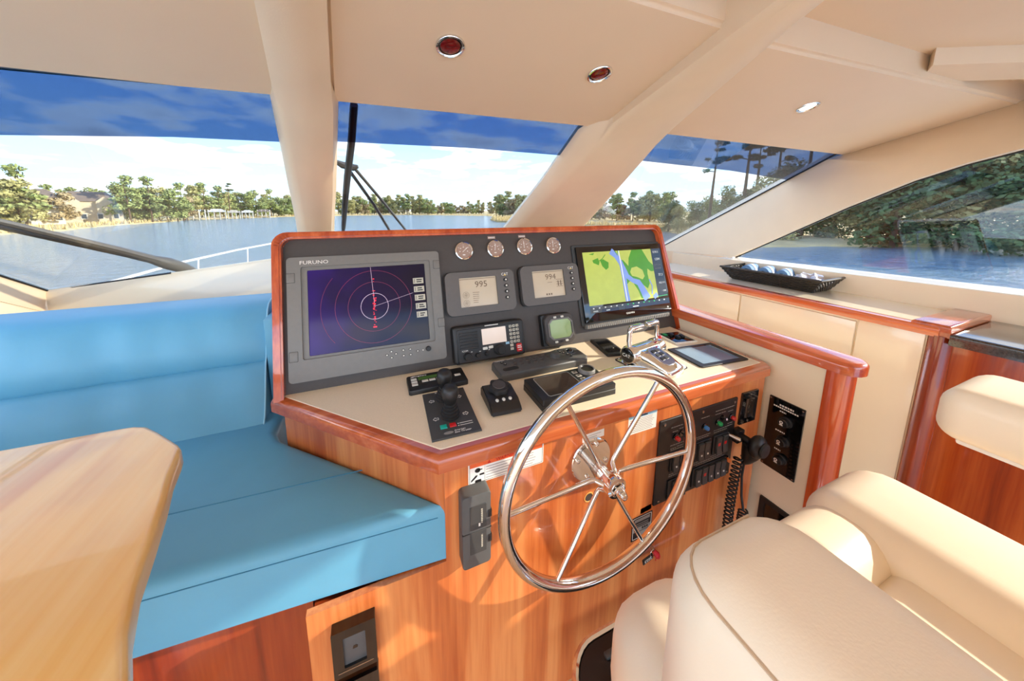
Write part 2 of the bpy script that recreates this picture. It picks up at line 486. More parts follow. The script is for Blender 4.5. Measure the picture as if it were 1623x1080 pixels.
# boxed ceiling beam running outboard and aft on starboard
struct('trim_1', loft([[Vector((1.51, 0.45, 1.69)), Vector((1.66, 0.52, 1.69)), Vector((1.66, 0.52, 1.64)), Vector((1.51, 0.45, 1.64))],
                       [Vector((2.2, 0.12, 1.69)), Vector((2.35, 0.2, 1.69)), Vector((2.35, 0.2, 1.64)), Vector((2.2, 0.12, 1.64))]], True), 'cream_ceiling')

# windshield mullions
def mullion(name, spec, material='cream_vinyl'):
    """spec: list of (y, x_left, x_right, depth) down the glass"""
    rows = []
    for y, xl, xr, d in spec:
        w = xr - xl
        rows.append([gp(xl - 0.015, y, 0), gp(xl, y, d * 0.55), gp(xl + w * 0.10, y, d * 0.9), gp(xl + w * 0.28, y, d), gp(xl + w * 0.78, y, d), gp(xl + w * 0.93, y, d * 0.86), gp(xr, y, d * 0.5), gp(xr + 0.015, y, 0), gp(xr, y, -0.02), gp(xl, y, -0.02)])
    return struct(name, loft(rows, True), material, smooth=50)
def beam(name, low, high, d=0.055):
    """low: (y, x_flange, x_left, x_right) down the glass; high: (y, z, x_left, x_right) along the ceiling, from aft forward"""
    rows = []
    for y, z, xl, xr in high:
        r_ = min(0.02, (xr - xl) * 0.2)
        rows.append([Vector(p) for p in ((xl, y, z + 0.09), (xl, y, z + 0.05), (xl, y, z + 0.012), (xl + r_, y, z), (xr - r_ * 1.5, y, z), (xr, y, z + 0.018), (xr, y, z + 0.09), (xr, y, z + 0.12), (xl, y, z + 0.12))])
    for y, xf, xl, xr in low:
        rows.append([gp(xf - 0.008, y, 0), gp(xf, y, d * 0.45), gp(xl, y, d * 0.85), gp(xl + 0.015, y, d), gp(xr - 0.035, y, d), gp(xr, y, d * 0.7), gp(xr + 0.012, y, 0), gp(xr, y, -0.02), gp(xf, y, -0.02)])
    return struct(name, loft(rows, True), 'cream_vinyl', smooth=38)
beam('trim_2', [(0.905, -0.198, -0.186, -0.074), (1.2, -0.240, -0.222, -0.118), (1.40, -0.268, -0.248, -0.152), (1.72, -0.32, -0.30, -0.2)],
     [(0.2, 1.635, -0.08, -0.012), (0.58, 1.540, -0.142, -0.046), (0.83, 1.4785, -0.183, -0.070)])
beam('trim_3', [(0.905, 0.655, 0.712, 0.968), (1.15, 0.660, 0.690, 1.02), (1.40, 0.650, 0.665, 1.065), (1.7, 0.635, 0.65, 1.12)],
     [(0.2, 1.645, 0.690, 0.735), (0.45, 1.580, 0.700, 0.822), (0.82, 1.487, 0.712, 0.965)])

# windshield panes, blue shade bands, rubber edges
def pane_solid(pts, th=0.006):
    a = [gp(x, y, 0) for x, y in pts]; b = [gp(x, y, -th) for x, y in pts]
    return loft([a, b], True)
def edge_strip(pts, w=0.006, r=0.004):
    return MB().tube([gp(x, y, 0.002) for x, y in pts], r, 6)
wins = [('window_1', [(-1.40, 0.80), (-0.17, 0.80), (-0.235, 1.74), (-0.45, 1.722), (-0.86, 1.815), (-1.328, 1.925), (-1.40, 1.90)],
         [(-1.40, 0.80), (-0.17, 0.80), (-0.21, 1.036), (-0.45, 1.043), (-0.78, 1.07), (-1.40, 1.13)],
         [(-1.328, 1.0), (-1.328, 1.915), (-0.86, 1.808)]),
        ('window_2', [(-0.14, 0.80), (0.74, 0.80), (0.70, 1.7), (-0.24, 1.7)],
         [(-0.14, 0.80), (0.74, 0.80), (0.70, 1.014), (0.3, 1.011), (-0.12, 1.023)],
         []),
        ('window_3', [(0.93, 0.80), (2.24, 0.80), (2.13, 1.84), (0.93, 1.84)],
         [(0.93, 0.80), (2.24, 0.80), (2.15, 1.068), (1.6, 1.03), (1.02, 1.011)],
         [(2.142, 0.885), (2.128, 1.83)])]
for nm, pane, band, gasket in wins:
    w_ = struct(nm, pane_solid(pane), 'dimmed_glass', flat=True)
    b_ = obj('shade_band', loft([[gp(x, y, 0.0015) for x, y in band], [gp(x, y, 0.0005) for x, y in band]], True), 'blue_tint', w_, flat=True)
    if gasket:
        obj('rubber_seal', edge_strip(gasket), 'rubber_gasket', w_)

# dash wall under the windshield: follows the lower edge of the glass, then drops
dash_top = [(-1.335, 1.915), (-0.86, 1.808), (-0.45, 1.716), (0.2, 1.62), (1.1, 1.64), (1.7, 1.72), (2.16, 1.86)]
rows = [[gp(x, y, 0.0) for x, y in dash_top], [gp(x, y, 0.0) + Vector((0, -0.006, -0.012)) for x, y in dash_top],
        [Vector((x, y - 0.02, 0.45)) for x, y in dash_top], [Vector((x, y + 0.06, 0.45)) for x, y in dash_top], [gp(x, y, 0.0) + Vector((0, 0.06, -0.04)) for x, y in dash_top]]
struct('wall_front', loft(rows), 'cream_gloss')
struct('trim_4', MB().box((-0.62, 1.40, 0.905), (0.36, 0.012, 0.006), 0.002, Matrix.Rotation(R(8), 3, 'Z')), 'wood_trim')

# port side: raked pillar and low wall
pp = lambda y: Vector((-1.33, y, 0.9 + (1.9 - y) * 0.6))
struct('trim_5', loft([[pp(1.925) + Vector(d) for d in ((0, 0, 0.0), (-0.012, 0, -0.10), (-0.08, 0, -0.10), (-0.08, 0, 0.0))],
                       [pp(0.55) + Vector(d) for d in ((0, 0, 0.0), (-0.012, 0, -0.12), (-0.08, 0, -0.12), (-0.08, 0, 0.0))]], True), 'cream_vinyl')
struct('wall_port', loft([[Vector((-1.345, y, z)) for y, z in ((1.92, 0.3), (1.92, 0.80), (1.62, 0.97), (1.2, 0.97), (-0.6, 0.97), (-0.6, 0.3))],
                          [Vector((-1.41, y, z)) for y, z in ((1.92, 0.3), (1.92, 0.80), (1.62, 0.97), (1.2, 0.97), (-0.6, 0.97), (-0.6, 0.3))]], True), 'cream_gloss')

# starboard side: pillar / coving above the long side window, ledge and wall below it
S = [(1.262, 0.943), (1.05, 1.080), (0.80, 1.244), (0.614, 1.352), (0.50, 1.402), (0.39, 1.438), (0.20, 1.485), (-0.1, 1.535), (-0.6, 1.575), (-1.5, 1.58)]
Tp = [(2.128, 1.86, 0.924), (2.130, 1.62, 1.068), (2.140, 1.28, 1.272), (2.149, 1.02, 1.428), (2.155, 0.92, 1.488), (2.20, 0.86, 1.515), (2.24, 0.60, 1.60), (2.28, 0.30, 1.68), (2.30, -0.3, 1.74), (2.30, -1.5, 1.74)]
rows = [[], [], [], [], []]
for (sy, sz), (tx, ty, tz) in zip(S, Tp):
    s_ = Vector((2.085, sy, sz)); t_ = Vector((tx, ty, tz))
    rows[0].append(t_ + Vector((0.12, 0.02, 0.06)))
    rows[1].append(t_)
    rows[2].append(t_ * 0.52 + s_ * 0.48 + Vector((-0.012, -0.004, -0.004)))
    rows[3].append(s_ + Vector((0, 0, 0.004)))
    rows[4].append(s_ + Vector((0.05, 0.0, 0.0)))
struct('wall_starboard', loft(rows), 'cream_vinyl', smooth=30)
win4 = struct('window_4', loft([[Vector((x, y, z)) for y, z in S] + [Vector((x, -1.5, 0.98)), Vector((x, 1.262, 0.935))] for x in (2.118, 2.126)], True), 'side_glass', flat=True)
obj('rubber_seal', MB().tube([Vector((2.112, y, z)) for y, z in S[:7]], 0.004, 6), 'rubber_gasket', win4)
obj('rubber_seal', MB().tube([Vector((2.112, 1.258, 0.943)), Vector((2.112, 1.258, 0.95)), Vector((2.112, 1.235, 0.962))], 0.008, 6), 'rubber_gasket', win4)
# pillar foot where the coving meets the ledge, and the wall that closes the corner
struct('trim_6', loft([[Vector((2.085, 1.262, 0.95)), Vector((2.128, 1.86, 0.924)), Vector((2.128, 1.86, 0.4)), Vector((2.04, 1.262, 0.4))],
                       [Vector((2.06, 1.275, 0.95)), Vector((2.108, 1.88, 0.924)), Vector((2.10, 1.88, 0.4)), Vector((2.03, 1.275, 0.4))]], True), 'cream_vinyl')
# window ledge (white) and the wall up from the shelf
struct('trim_7', loft([[Vector((1.985, 1.30, 0.942)), Vector((2.15, 1.30, 0.942)), Vector((2.15, 1.30, 0.93)), Vector((1.985, 1.30, 0.93))],
                       [Vector((1.985, -1.5, 0.982)), Vector((2.15, -1.5, 0.982)), Vector((2.15, -1.5, 0.968)), Vector((1.985, -1.5, 0.968))]], True), 'white_gel')
struct('wall_starboard_low', loft([[Vector((1.985, 1.6, 0.938)), Vector((2.02, 1.6, 0.938)), Vector((2.02, 1.6, 0.80)), Vector((1.975, 1.6, 0.80))],
                                   [Vector((1.985, -1.5, 0.975)), Vector((2.02, -1.5, 0.975)), Vector((2.02, -1.5, 0.80)), Vector((1.975, -1.5, 0.80))]], True), 'cream_vinyl')

# ---- ceiling lamps
def downlight(name, label, loc, lens, lit=False):
    slope = Matrix.Rotation(-math.atan(0.28), 4, 'X')
    t = thing(name, label, 'ceiling light', Matrix.Translation(loc) @ slope @ Matrix.Rotation(math.pi, 4, 'X'), 'recessed ceiling lights')
    obj('bezel', MB().lathe([(0.0295, -0.006), (0.030, 0.0012), (0.0285, 0.0035), (0.0255, 0.004), (0.0228, 0.001), (0.0222, -0.010)], 32), 'chrome', t)
    obj('cup', MB().lathe([(0.0232, 0.0002), (0.0226, 0.0010), (0.0, 0.0010)], 24), 'black_gloss', t)
    obj('lens', MB().lathe([(0.0205, 0.0009), (0.0190, 0.0018), (0.0110, 0.0028), (0.0, 0.0032)], 24), lens, t)
    return t
downlight('ceiling_light', 'recessed chrome ceiling light with dark red lens, nearest the tall centre mullion', (0.166, 0.672, 1.5595), 'red_lens')
downlight('ceiling_light', 'recessed chrome ceiling light with dark red lens, beside the diagonal roof beam', (0.535, 0.671, 1.5598), 'red_lens')
downlight('ceiling_light', 'recessed chrome ceiling light with white lens on starboard ceiling panel', (1.35, 0.645, 1.567), 'lamp_white')

# ================================================================== helm console
console = thing('helm_console', 'cherry wood helm console with cream top and black instrument panel', 'console', Matrix.Translation((0.45, 0.7, 0)))
CI = Matrix.Translation((-0.45, -0.7, 0))
def cpart(name, mb, material, par=None, **k):
    if par is None:
        mb.bm.transform(CI); return obj(name, mb, material, console, **k)
    mb.bm.transform(CI); return obj(name, mb, material, par, **k)
body_poly = [(0.104, 0.538), (1.098, 0.538), (1.098, 1.02), (-0.235, 1.02), (-0.235, 0.865)]
cpart('body', MB().slab(body_poly, 0.50, 0.742), 'wood_cherry')
fp = MB().slab([(-0.147, 0.0), (1.10, 0.0), (1.10, 0.741), (0.104, 0.741), (0.104, 0.524), (-0.147, 0.524)], 0.0, 0.012); fp.bm.transform(frame((0, 0.5465, 0), (1, 0, 0), (0, 0, 1), (0, -1, 0)))
cpart('front_panel', fp, 'wood_cherry')
cpart('plinth', MB().slab([(-0.14, 0.547), (1.098, 0.547), (1.098, 1.02), (-0.14, 1.02)], 0.0, 0.50), 'wood_dark')
trim_poly = [(0.091, 0.521), (1.095, 0.521), (1.112, 0.538), (1.112, 0.93), (-0.258, 0.93), (-0.258, 0.854)]
cpart('edge_trim', MB().slab(trim_poly, 0.740, 0.7725, 0.012, 4), 'wood_trim')
top_poly = [(0.100, 0.543), (1.085, 0.543), (1.088, 0.90), (-0.236, 0.90), (-0.236, 0.862)]
cpart('worktop', MB().slab(top_poly, 0.765, TOP_Z, 0.001, 1), 'cream_top')
# raised instrument panel
pod = MB().slab([(-0.232, -0.01), (1.118, -0.01), (1.10, 0.40), (-0.232, 0.40)], -0.16, -0.002)
pod.bm.transform(PANEL)
cpart('pod_shell', pod, 'panel_black')
fas = MB().slab(rrect(-0.238, -0.03, 1.122, 0.417, 0.035), -0.004, 0.0)
fas.bm.transform(PANEL)
cpart('instrument_panel', fas, 'panel_black')
def arch(x0, x1a, x1b, y0, y1, r, n=6):
    pts = [(x0, y0)]
    for k in range(n + 1):
        a = math.pi - math.pi / 2 * k / n
        pts.append((x0 + r + r * math.cos(a), y1 - r + r * math.sin(a)))
    for k in range(n + 1):
        a = math.pi / 2 - math.pi / 2 * k / n
        pts.append((x1b - r + r * math.cos(a), y1 - r + r * math.sin(a)))
    pts.append((x1a, y0))
    return pts
fr = MB().ring(arch(-0.248, 1.141, 1.112, -0.004, 0.421, 0.036), arch(-0.226, 1.119, 1.090, -0.004, 0.402, 0.024), -0.165, 0.022, closed=False)
bmesh.ops.bevel(fr.bm, geom=[e_ for e_ in fr.bm.edges if all(abs(v.co.z - 0.022) < 1e-5 for v in e_.verts) and abs((e_.verts[0].co - e_.verts[1].co).length) > 0.0], offset=0.005, segments=2, affect='EDGES')
fr.bm.transform(PANEL)
cpart('panel_frame', fr, 'wood_trim_v')

# ---- side wall beside the console with hand rail and rounded post
struct('wall_helm', loft([[Vector((1.12, 0.405, 0)), Vector((1.12, 1.25, 0)), Vector((1.19, 1.25, 0)), Vector((1.19, 0.405, 0))],
                          [Vector((1.12, 0.405, 0.815)), Vector((1.12, 1.25, 0.815)), Vector((1.19, 1.25, 0.815)), Vector((1.19, 0.405, 0.815))]], True), 'cream_gloss')
rail = thing('hand_rail', 'varnished wooden hand rail on the wall beside the console, ending in a rounded post', 'rail', Matrix.Translation((1.155, 0.40, 0)))
rp = []
for k in range(9):
    a = math.pi + math.pi * k / 8
    rp.append((0.046 * math.cos(a), -0.012 + 0.036 * math.sin(a)))
rp += [(0.046, 0.86), (-0.046, 0.86)]
obj('rail', MB().slab(rp, 0.813, 0.845, 0.012, 4), 'wood_trim_y', rail)
post = [(0.037 * math.cos(math.pi + math.pi * k / 10), 0.004 + 0.036 * math.sin(math.pi + math.pi * k / 10)) for k in range(11)] + [(0.037, 0.012), (-0.037, 0.012)]
obj('post', MB().slab(post, 0.0, 0.8135), 'wood_trim_v', rail)

# ---- cabinet run along the starboard side
cab = thing('cabinet', 'cream side cabinet with flush doors and wooden edge under the side window', 'cabinet', Matrix.Translation((1.8, 0.9, 0)))
CB = Matrix.Translation((-1.8, -0.9, 0))
def cabpart(name, mb, material, par=None, **k):
    mb.bm.transform(CB); return obj(name, mb, material, par or cab, **k)
cabpart('body', MB().box((1.826, 0.985, 0.42), (0.34, 1.19, 0.84)), 'cream_gloss')
for (y0, y1) in ((0.945, 1.50), (0.553, 0.939)):
    cabpart('door', MB().box((1.654, (y0 + y1) / 2, 0.655), (0.012, y1 - y0, 0.345), 0.002), 'cream_gloss')
cabpart('door', MB().box((1.655, 0.472, 0.45), (0.010, 0.150, 0.78), 0.002), 'cream_gloss')
cabpart('shelf', MB().box((1.83, 0.99, 0.852), (0.34, 1.19, 0.026)), 'cream_gloss')
cabpart('edge_rail', MB().slab([(1.640, 0.372), (1.690, 0.372), (1.690, 1.58), (1.640, 1.58)], 0.838, 0.868, 0.008, 3), 'wood_trim_y')
cabpart('end_cap', MB().slab([(1.645, 0.352), (1.978, 0.352), (1.978, 0.430), (1.645, 0.430)], 0.84, 0.879, 0.008, 3), 'wood_trim')
pst = [(1.672 + 0.034 * math.cos(math.pi / 2 + math.pi * 1.1 * k / 10), 0.372 + 0.026 * math.sin(math.pi / 2 + math.pi * 1.1 * k / 10)) for k in range(11)] + [(1.70, 0.345), (1.70, 0.398)]
cabpart('corner_post', MB().slab(pst, 0.0, 0.842), 'wood_red')
gal = thing('galley_cabinet', 'dark red wooden cabinet with black stone counter behind the right armrest', 'cabinet', Matrix.Translation((1.8, -0.4, 0)))
GB = Matrix.Translation((-1.8, 0.4, 0))
g1 = MB().box((1.83, -0.41, 0.41), (0.32, 1.53, 0.82)); g1.bm.transform(GB); obj('body', g1, 'wood_red', gal)
g2 = MB().slab([(1.635, -1.2), (1.978, -1.2), (1.978, 0.350), (1.635, 0.350)], 0.822, 0.858, 0.008, 3); g2.bm.transform(GB); obj('stone_counter', g2, 'granite', gal)

# ================================================================== settee
settee = thing('settee', 'light blue vinyl settee built in beside the helm console', 'sofa', Matrix.Translation((-0.7, 0.8, 0)))
SI = Matrix.Translation((0.7, -0.8, 0))
def spart(name, mb, material, par=None, **k):
    mb.bm.transform(SI); return obj(name, mb, material, par or settee, **k)
seat_poly = [(0.116, 0.537), (0.02, 0.630), (-0.25, 0.872), (-0.268, 0.91), (-0.27, 1.02), (-1.33, 1.02), (-1.33, 0.62), (-0.80, 0.595), (-0.39, 0.572), (-0.10, 0.552)]
seat_poly = seat_poly[::-1]
seat_poly = seat_poly[::-1]
sm = MB().slab(seat_poly, 0.527, 0.652, 0.022, 4)
sc = spart('seat_cushion', sm, 'blue_vinyl', smooth=60)
def seam(pts, r=0.0010, par=None, m='blue_seam'):
    return spart('seam', MB().tube(pts, r, 5), m, par or sc)
seam([(0.09, 0.5385, 0.628), (-0.10, 0.5515, 0.628), (-0.39, 0.5715, 0.628), (-0.80, 0.5945, 0.628)])
seam([(-0.05, 0.688, 0.6525), (-0.25, 0.70, 0.6525), (-0.6, 0.72, 0.6525), (-1.2, 0.74, 0.6525)])
spart('base', MB().slab([(-1.33, 0.66), (-0.15, 0.60), (-0.15, 1.0), (-1.33, 1.0)], 0.0, 0.527), 'wood_dark')
spart('end_board', MB().box((-0.277, 1.11, 0.705), (0.058, 0.17, 0.44), 0.004), 'blue_vinyl')
# back cushion: grid over a leaning profile, with creases, a mid seam and soft wrinkles
def back_profile(t):
    P_ = [(0.948, 0.645), (0.968, 0.67), (0.990, 0.72), (1.018, 0.792), (1.022, 0.80), (1.030, 0.81), (1.050, 0.86), (1.072, 0.915), (1.088, 0.940), (1.105, 0.953), (1.13, 0.958), (1.20, 0.962), (1.215, 0.955), (1.22, 0.93), (1.22, 0.60)]
    return P_[t]
bc = MB()
NX = 56; grid = []
for i in range(NX + 1):
    x = -1.33 + (1.02) * i / NX
    row = []
    for t in range(15):
        y, z = back_profile(t)
        wr = 0.0
        if 1 <= t <= 8:
            up = t / 8
            wr = 0.0045 * math.sin(x * 31 + z * 4) * math.exp(-((x + 0.95) / 0.35) ** 2) + 0.002 * math.sin(x * 57 + z * 9)
            bul = 0.012 * (1 - abs((t if t < 4 else t - 4) - 2) / 2.2)
            wr += -bul
        if t in (3, 4, 5):
            z += -0.012 * ((x + 0.31) / 1.0) ** 2
            if t == 4: y += 0.010
        end = min(1, (1.02 - (x + 1.33)) / 0.03)
        row.append(bc.bm.verts.new((x, y + wr * min(1, end + 0.2), z)))
    grid.append(row)
for A, B in zip(grid[:-1], grid[1:]):
    for k in range(14):
        bc.bm.faces.new((A[k], A[k + 1], B[k + 1], B[k]))
bc.bm.faces.new(grid[-1]); bc.bm.faces.new(grid[0][::-1])
bk = spart('back_cushion', bc, 'blue_vinyl', smooth=55)
pip = [(-0.3085, y - 0.001, z) for y, z in [back_profile(t) for t in range(0, 12)]]
spart('piping', MB().tube(pip, 0.0022, 6), 'blue_piping', bk)

# ================================================================== table
tp = [(-0.538, 0.652), (-0.40, 0.6515), (-0.384, 0.650), (-0.366, 0.642), (-0.340, 0.618), (-0.296, 0.573), (-0.288, 0.562), (-0.283, 0.545), (-0.274, 0.505), (-0.259, 0.459), (-0.244, 0.405), (-0.231, 0.355), (-0.214, 0.312), (-0.190, 0.268), (-0.165, 0.215), (-0.16, 0.12), (-0.2, -0.25), (-1.2, -0.25), (-1.2, 0.652)]
table = thing('dining_table', 'pale varnished wooden table with curved edge in front of the blue settee', 'table', Matrix.Translation((-0.65, 0.3, 0)))
tm = MB().slab(tp[::-1], 0.853, 0.88, 0.007, 3); tm.bm.transform(Matrix.Translation((0.65, -0.3, 0)))
obj('table_top', tm, 'wood_table', table)
obj('pedestal', MB().lathe([(0.055, 0.012), (0.05, 0.03), (0.045, 0.1), (0.045, 0.80), (0.09, 0.853)], 24), 'steel', table)
obj('base', MB().lathe([(0.0, 0.0), (0.17, 0.0), (0.17, 0.010), (0.16, 0.014), (0.05, 0.018), (0.0, 0.018)], 32), 'steel', table)

# ================================================================== helm chair
chair = thing('helm_chair', 'cream leather helm chair with padded armrests in front of the wheel', 'chair', Matrix.Translation((0.65, 0.0, 0)))
HI = Matrix.Translation((-0.65, 0, 0))
def hpart(name, mb, material, par=None, **k):
    mb.bm.transform(HI); return obj(name, mb, material, par or chair, **k)
def pad(x0, x1, y0, y1, z0, z1, bev=0.04, seg=6, taper=0.0):
    m = MB().box(((x0 + x1) / 2, (y0 + y1) / 2, (z0 + z1) / 2), (x1 - x0, y1 - y0, z1 - z0), bev, seg=seg)
    return m
hpart('seat_side_bolster', pad(0.275, 0.450, -0.34, 0.298, 0.50, 0.690, 0.065), 'leather_cream', smooth=80)
hpart('seat_cushion', pad(0.38, 0.83, -0.34, 0.18, 0.50, 0.645, 0.04), 'leather_cream', smooth=80)
hpart('seat_front_bolster', pad(0.38, 0.83, 0.165, 0.292, 0.50, 0.672, 0.055), 'leather_cream', smooth=80)
hpart('seat_side_bolster', pad(0.772, 1.015, -0.34, 0.300, 0.50, 0.690, 0.065), 'leather_cream', smooth=80)
la = hpart('armrest', pad(0.232, 0.405, -0.42, 0.185, 0.695, 0.928, 0.055, 7), 'leather_cream', smooth=80)
ra = hpart('armrest', pad(0.905, 1.085, -0.42, 0.195, 0.838, 0.932, 0.030, 6), 'leather_cream', smooth=80)
def hseam(pts, par, r=0.0018):
    m = MB().tube(pts, r, 5); m.bm.transform(HI); return obj('seam', m, 'leather_seam', par)
def arm_seam(el):
    cx, cy, cz, r = 0.287, 0.130, 0.873, 0.0552
    ce, se = math.cos(R(el)), math.sin(R(el))
    pts = [(cx - r * ce, y, cz + r * se) for y in (-0.36, -0.1, 0.10)]
    pts += [(cx - r * ce * math.cos(R(f)), cy + r * ce * math.sin(R(f)), cz + r * se) for f in range(0, 91, 15)]
    pts += [(x, cy + r * ce, cz + r * se) for x in (0.31, 0.36)]
    return pts
hseam(arm_seam(40), la, 0.0013)
hpart('armrest_plate', MB().box((0.995, -0.11, 0.838), (0.14, 0.56, 0.012), 0.004), 'white_gel')
hpart('arm_bracket', MB().box((1.02, -0.25, 0.72), (0.04, 0.14, 0.26), 0.008), 'steel')
hpart('back_cushion', pad(0.34, 0.96, -0.56, -0.43, 0.60, 1.08, 0.05, 6), 'leather_cream', smooth=80)
hpart('seat_pan', MB().slab(rrect(0.32, -0.32, 0.97, 0.24, 0.05), 0.47, 0.502), 'white_gel')
hpart('column', MB().lathe([(0.17, 0.0), (0.17, 0.012), (0.06, 0.03), (0.05, 0.06), (0.05, 0.42), (0.11, 0.472)], 28, Matrix.Translation((0.65, -0.02, 0))), 'chrome')
ft = rrect(0.362, 0.235, 0.94, 0.478, 0.085, 8)
fo = hpart('footrest', MB().slab(ft, 0.188, 0.205, 0.003, 2), 'black_rubber')
def fpart(name, mb, m): mb.bm.transform(HI); return obj(name, mb, m, fo)
fpart('rim', MB().tube([(x, y, 0.199) for x, y in rrect(0.354, 0.227, 0.948, 0.486, 0.092, 8)], 0.0085, 8, True), 'chrome')
for k in range(5):
    y = 0.445 - k * 0.042
    fpart('rib', MB().box((0.65, y, 0.208), (0.50 if k else 0.40, 0.014, 0.010), 0.004), 'dark_grey')
fpart('bracket', MB().cyl((0.65, 0.02, 0.19), (0.65, 0.30, 0.19), 0.016), 'chrome')

# ================================================================== instruments on the panel
def rect(m, x0, y0, x1, y1, z0, z1, bev=0.0, r=None):
    if r:
        return m.slab(rrect(x0, y0, x1, y1, r), z0, z1, bev, 2)
    return m.slab([(x0, y0), (x1, y0), (x1, y1), (x0, y1)], z0, z1, bev, 2)
def R_(x0, y0, x1, y1, z0, z1, bev=0.0, r=None): return rect(MB(), x0, y0, x1, y1, z0, z1, bev, r)
def ringline(cx, cy, r, w, z, n=48, a0=0, a1=360):
    m = MB(); pts = [(R(a0 + (a1 - a0) * k / n)) for k in range(n + 1)]
    for a, b in zip(pts[:-1], pts[1:]):
        m.poly([(cx + (r + s * w) * math.cos(q), cy + (r + s * w) * math.sin(q), z) for q, s in ((a, -.5), (a, .5), (b, .5), (b, -.5))])
    return m
def line2(m, p, q, w, z0, z1):
    p = Vector(p); q = Vector(q); d = (q - p).normalized(); n = Vector((-d.y, d.x)) * w / 2
    m.slab([tuple(p - n), tuple(q - n), tuple(q + n), tuple(p + n)], z0, z1)
    return m

# ---- radar monitor
rd = thing('radar_display', 'large grey marine radar monitor with violet screen at left of the instrument panel', 'monitor', at_panel(-0.016, 0.193))
obj('bezel', MB().ring(rrect(-0.199, -0.159, 0.199, 0.159, 0.010), rrect(-0.167, -0.106, 0.170, 0.133, 0.006), 0.0, 0.019), 'monitor_grey', rd)
obj('bezel_lip', MB().ring(rrect(-0.167, -0.106, 0.170, 0.133, 0.006), rrect(-0.153, -0.099, 0.155, 0.1235, 0.003), 0.0, 0.0135), 'monitor_grey', rd)
obj('back_plate', R_(-0.195, -0.155, 0.195, 0.155, -0.001, 0.004), 'monitor_grey', rd)
scr = obj('screen', R_(-0.1535, -0.0995, 0.1555, 0.124, 0.003, 0.009), 'radar_picture', rd)
for r_, mt in ((0.036, 'screen_pale'), (0.0685, 'screen_ring'), (0.1005, 'screen_ring')):
    obj('range_ring', ringline(0.010, 0.012, r_, 0.0011, 0.0096), mt, scr)
obj('range_ring', ringline(0.010, 0.012, 0.135, 0.0009, 0.0096, 48, 140, 220), 'screen_ring', scr)
obj('heading_line', line2(MB(), (0.010, 0.012), (0.004, 0.123), 0.0009, 0.0095, 0.0097), 'screen_pale', scr)
obj('bearing_line', line2(MB(), (0.010, 0.012), (0.117, 0.040), 0.0007, 0.0095, 0.0097), 'screen_pale', scr)
bl = MB()
for k in range(46):
    y = rnd.gauss(0.012, 0.028); x = 0.0085 + rnd.gauss(0, 0.0022); w = rnd.uniform(0.0008, 0.0024)
    if -0.05 < y < 0.09: rect(bl, x - w, y - w * 0.6, x + w, y + w * 0.6, 0.0097, 0.0099)
rect(bl, 0.003, -0.047, 0.013, -0.043, 0.0097, 0.0099)
obj('echoes', bl, 'screen_red', scr)
for k in range(5):
    y = 0.074 - 0.0247 * k
    b_ = obj('menu_box', R_(0.119 + 0.0010 * k, y - 0.0085, 0.149 + 0.0010 * k, y + 0.0085, 0.0095, 0.0098), 'button_pale', scr)
    mm = MB()
    for q in range(2):
        line2(mm, (0.129 + 0.001 * k, y + 0.003 - q * 0.006), (0.145 - rnd.uniform(0, 0.006) + 0.001 * k, y + 0.003 - q * 0.006), 0.0032, 0.0099, 0.0101)
    line2(mm, (0.123 + 0.001 * k, y - 0.006), (0.123 + 0.001 * k, y + 0.006), 0.0014, 0.0099, 0.0101)
    obj('menu_print', mm, 'black_print', scr)
text('lettering', 'FURUNO', 0.0135, 'white_print', rd, (-0.135, 0.1435, 0.0193), sx=1.25)
for (x, y) in ((-0.19, 0.105), (-0.187, -0.095), (0.190, 0.118), (0.191, -0.055)):
    obj('clip', R_(x - 0.009, y - 0.012, x + 0.009, y + 0.012, 0.0185, 0.0197, 0.0006, 0.002), 'monitor_grey', rd)
    obj('clip_groove', MB().ring(rrect(x - 0.010, y - 0.013, x + 0.010, y + 0.013, 0.002), rrect(x - 0.009, y - 0.012, x + 0.009, y + 0.012, 0.002), 0.0185, 0.0193), 'clip_line', rd)
for (x, y) in ((0.034, -0.125), (0.046, -0.117), (0.046, -0.1335), (0.058, -0.125), (0.078, -0.118), (0.078, -0.133), (0.097, -0.118), (0.097, -0.133), (0.117, -0.126)):
    b_ = obj('button', MB().slab(disc(x, y, 0.0040, 14, 0.0030), 0.0185, 0.0205, 0.0006, 1), 'black_plastic', rd)
    obj('button_cap', MB().slab(disc(x, y, 0.0026, 12, 0.0018), 0.0203, 0.0210), 'button_white', b_)
obj('indicator', MB().slab(disc(0.132, -0.126, 0.0018, 10), 0.0185, 0.0200), 'button_white', rd)
obj('knob', MB().lathe([(0.0072, 0.018), (0.0070, 0.024), (0.0055, 0.0262), (0.0, 0.0262)], 20, Matrix.Translation((0.147, -0.124, 0))), 'black_plastic', rd)

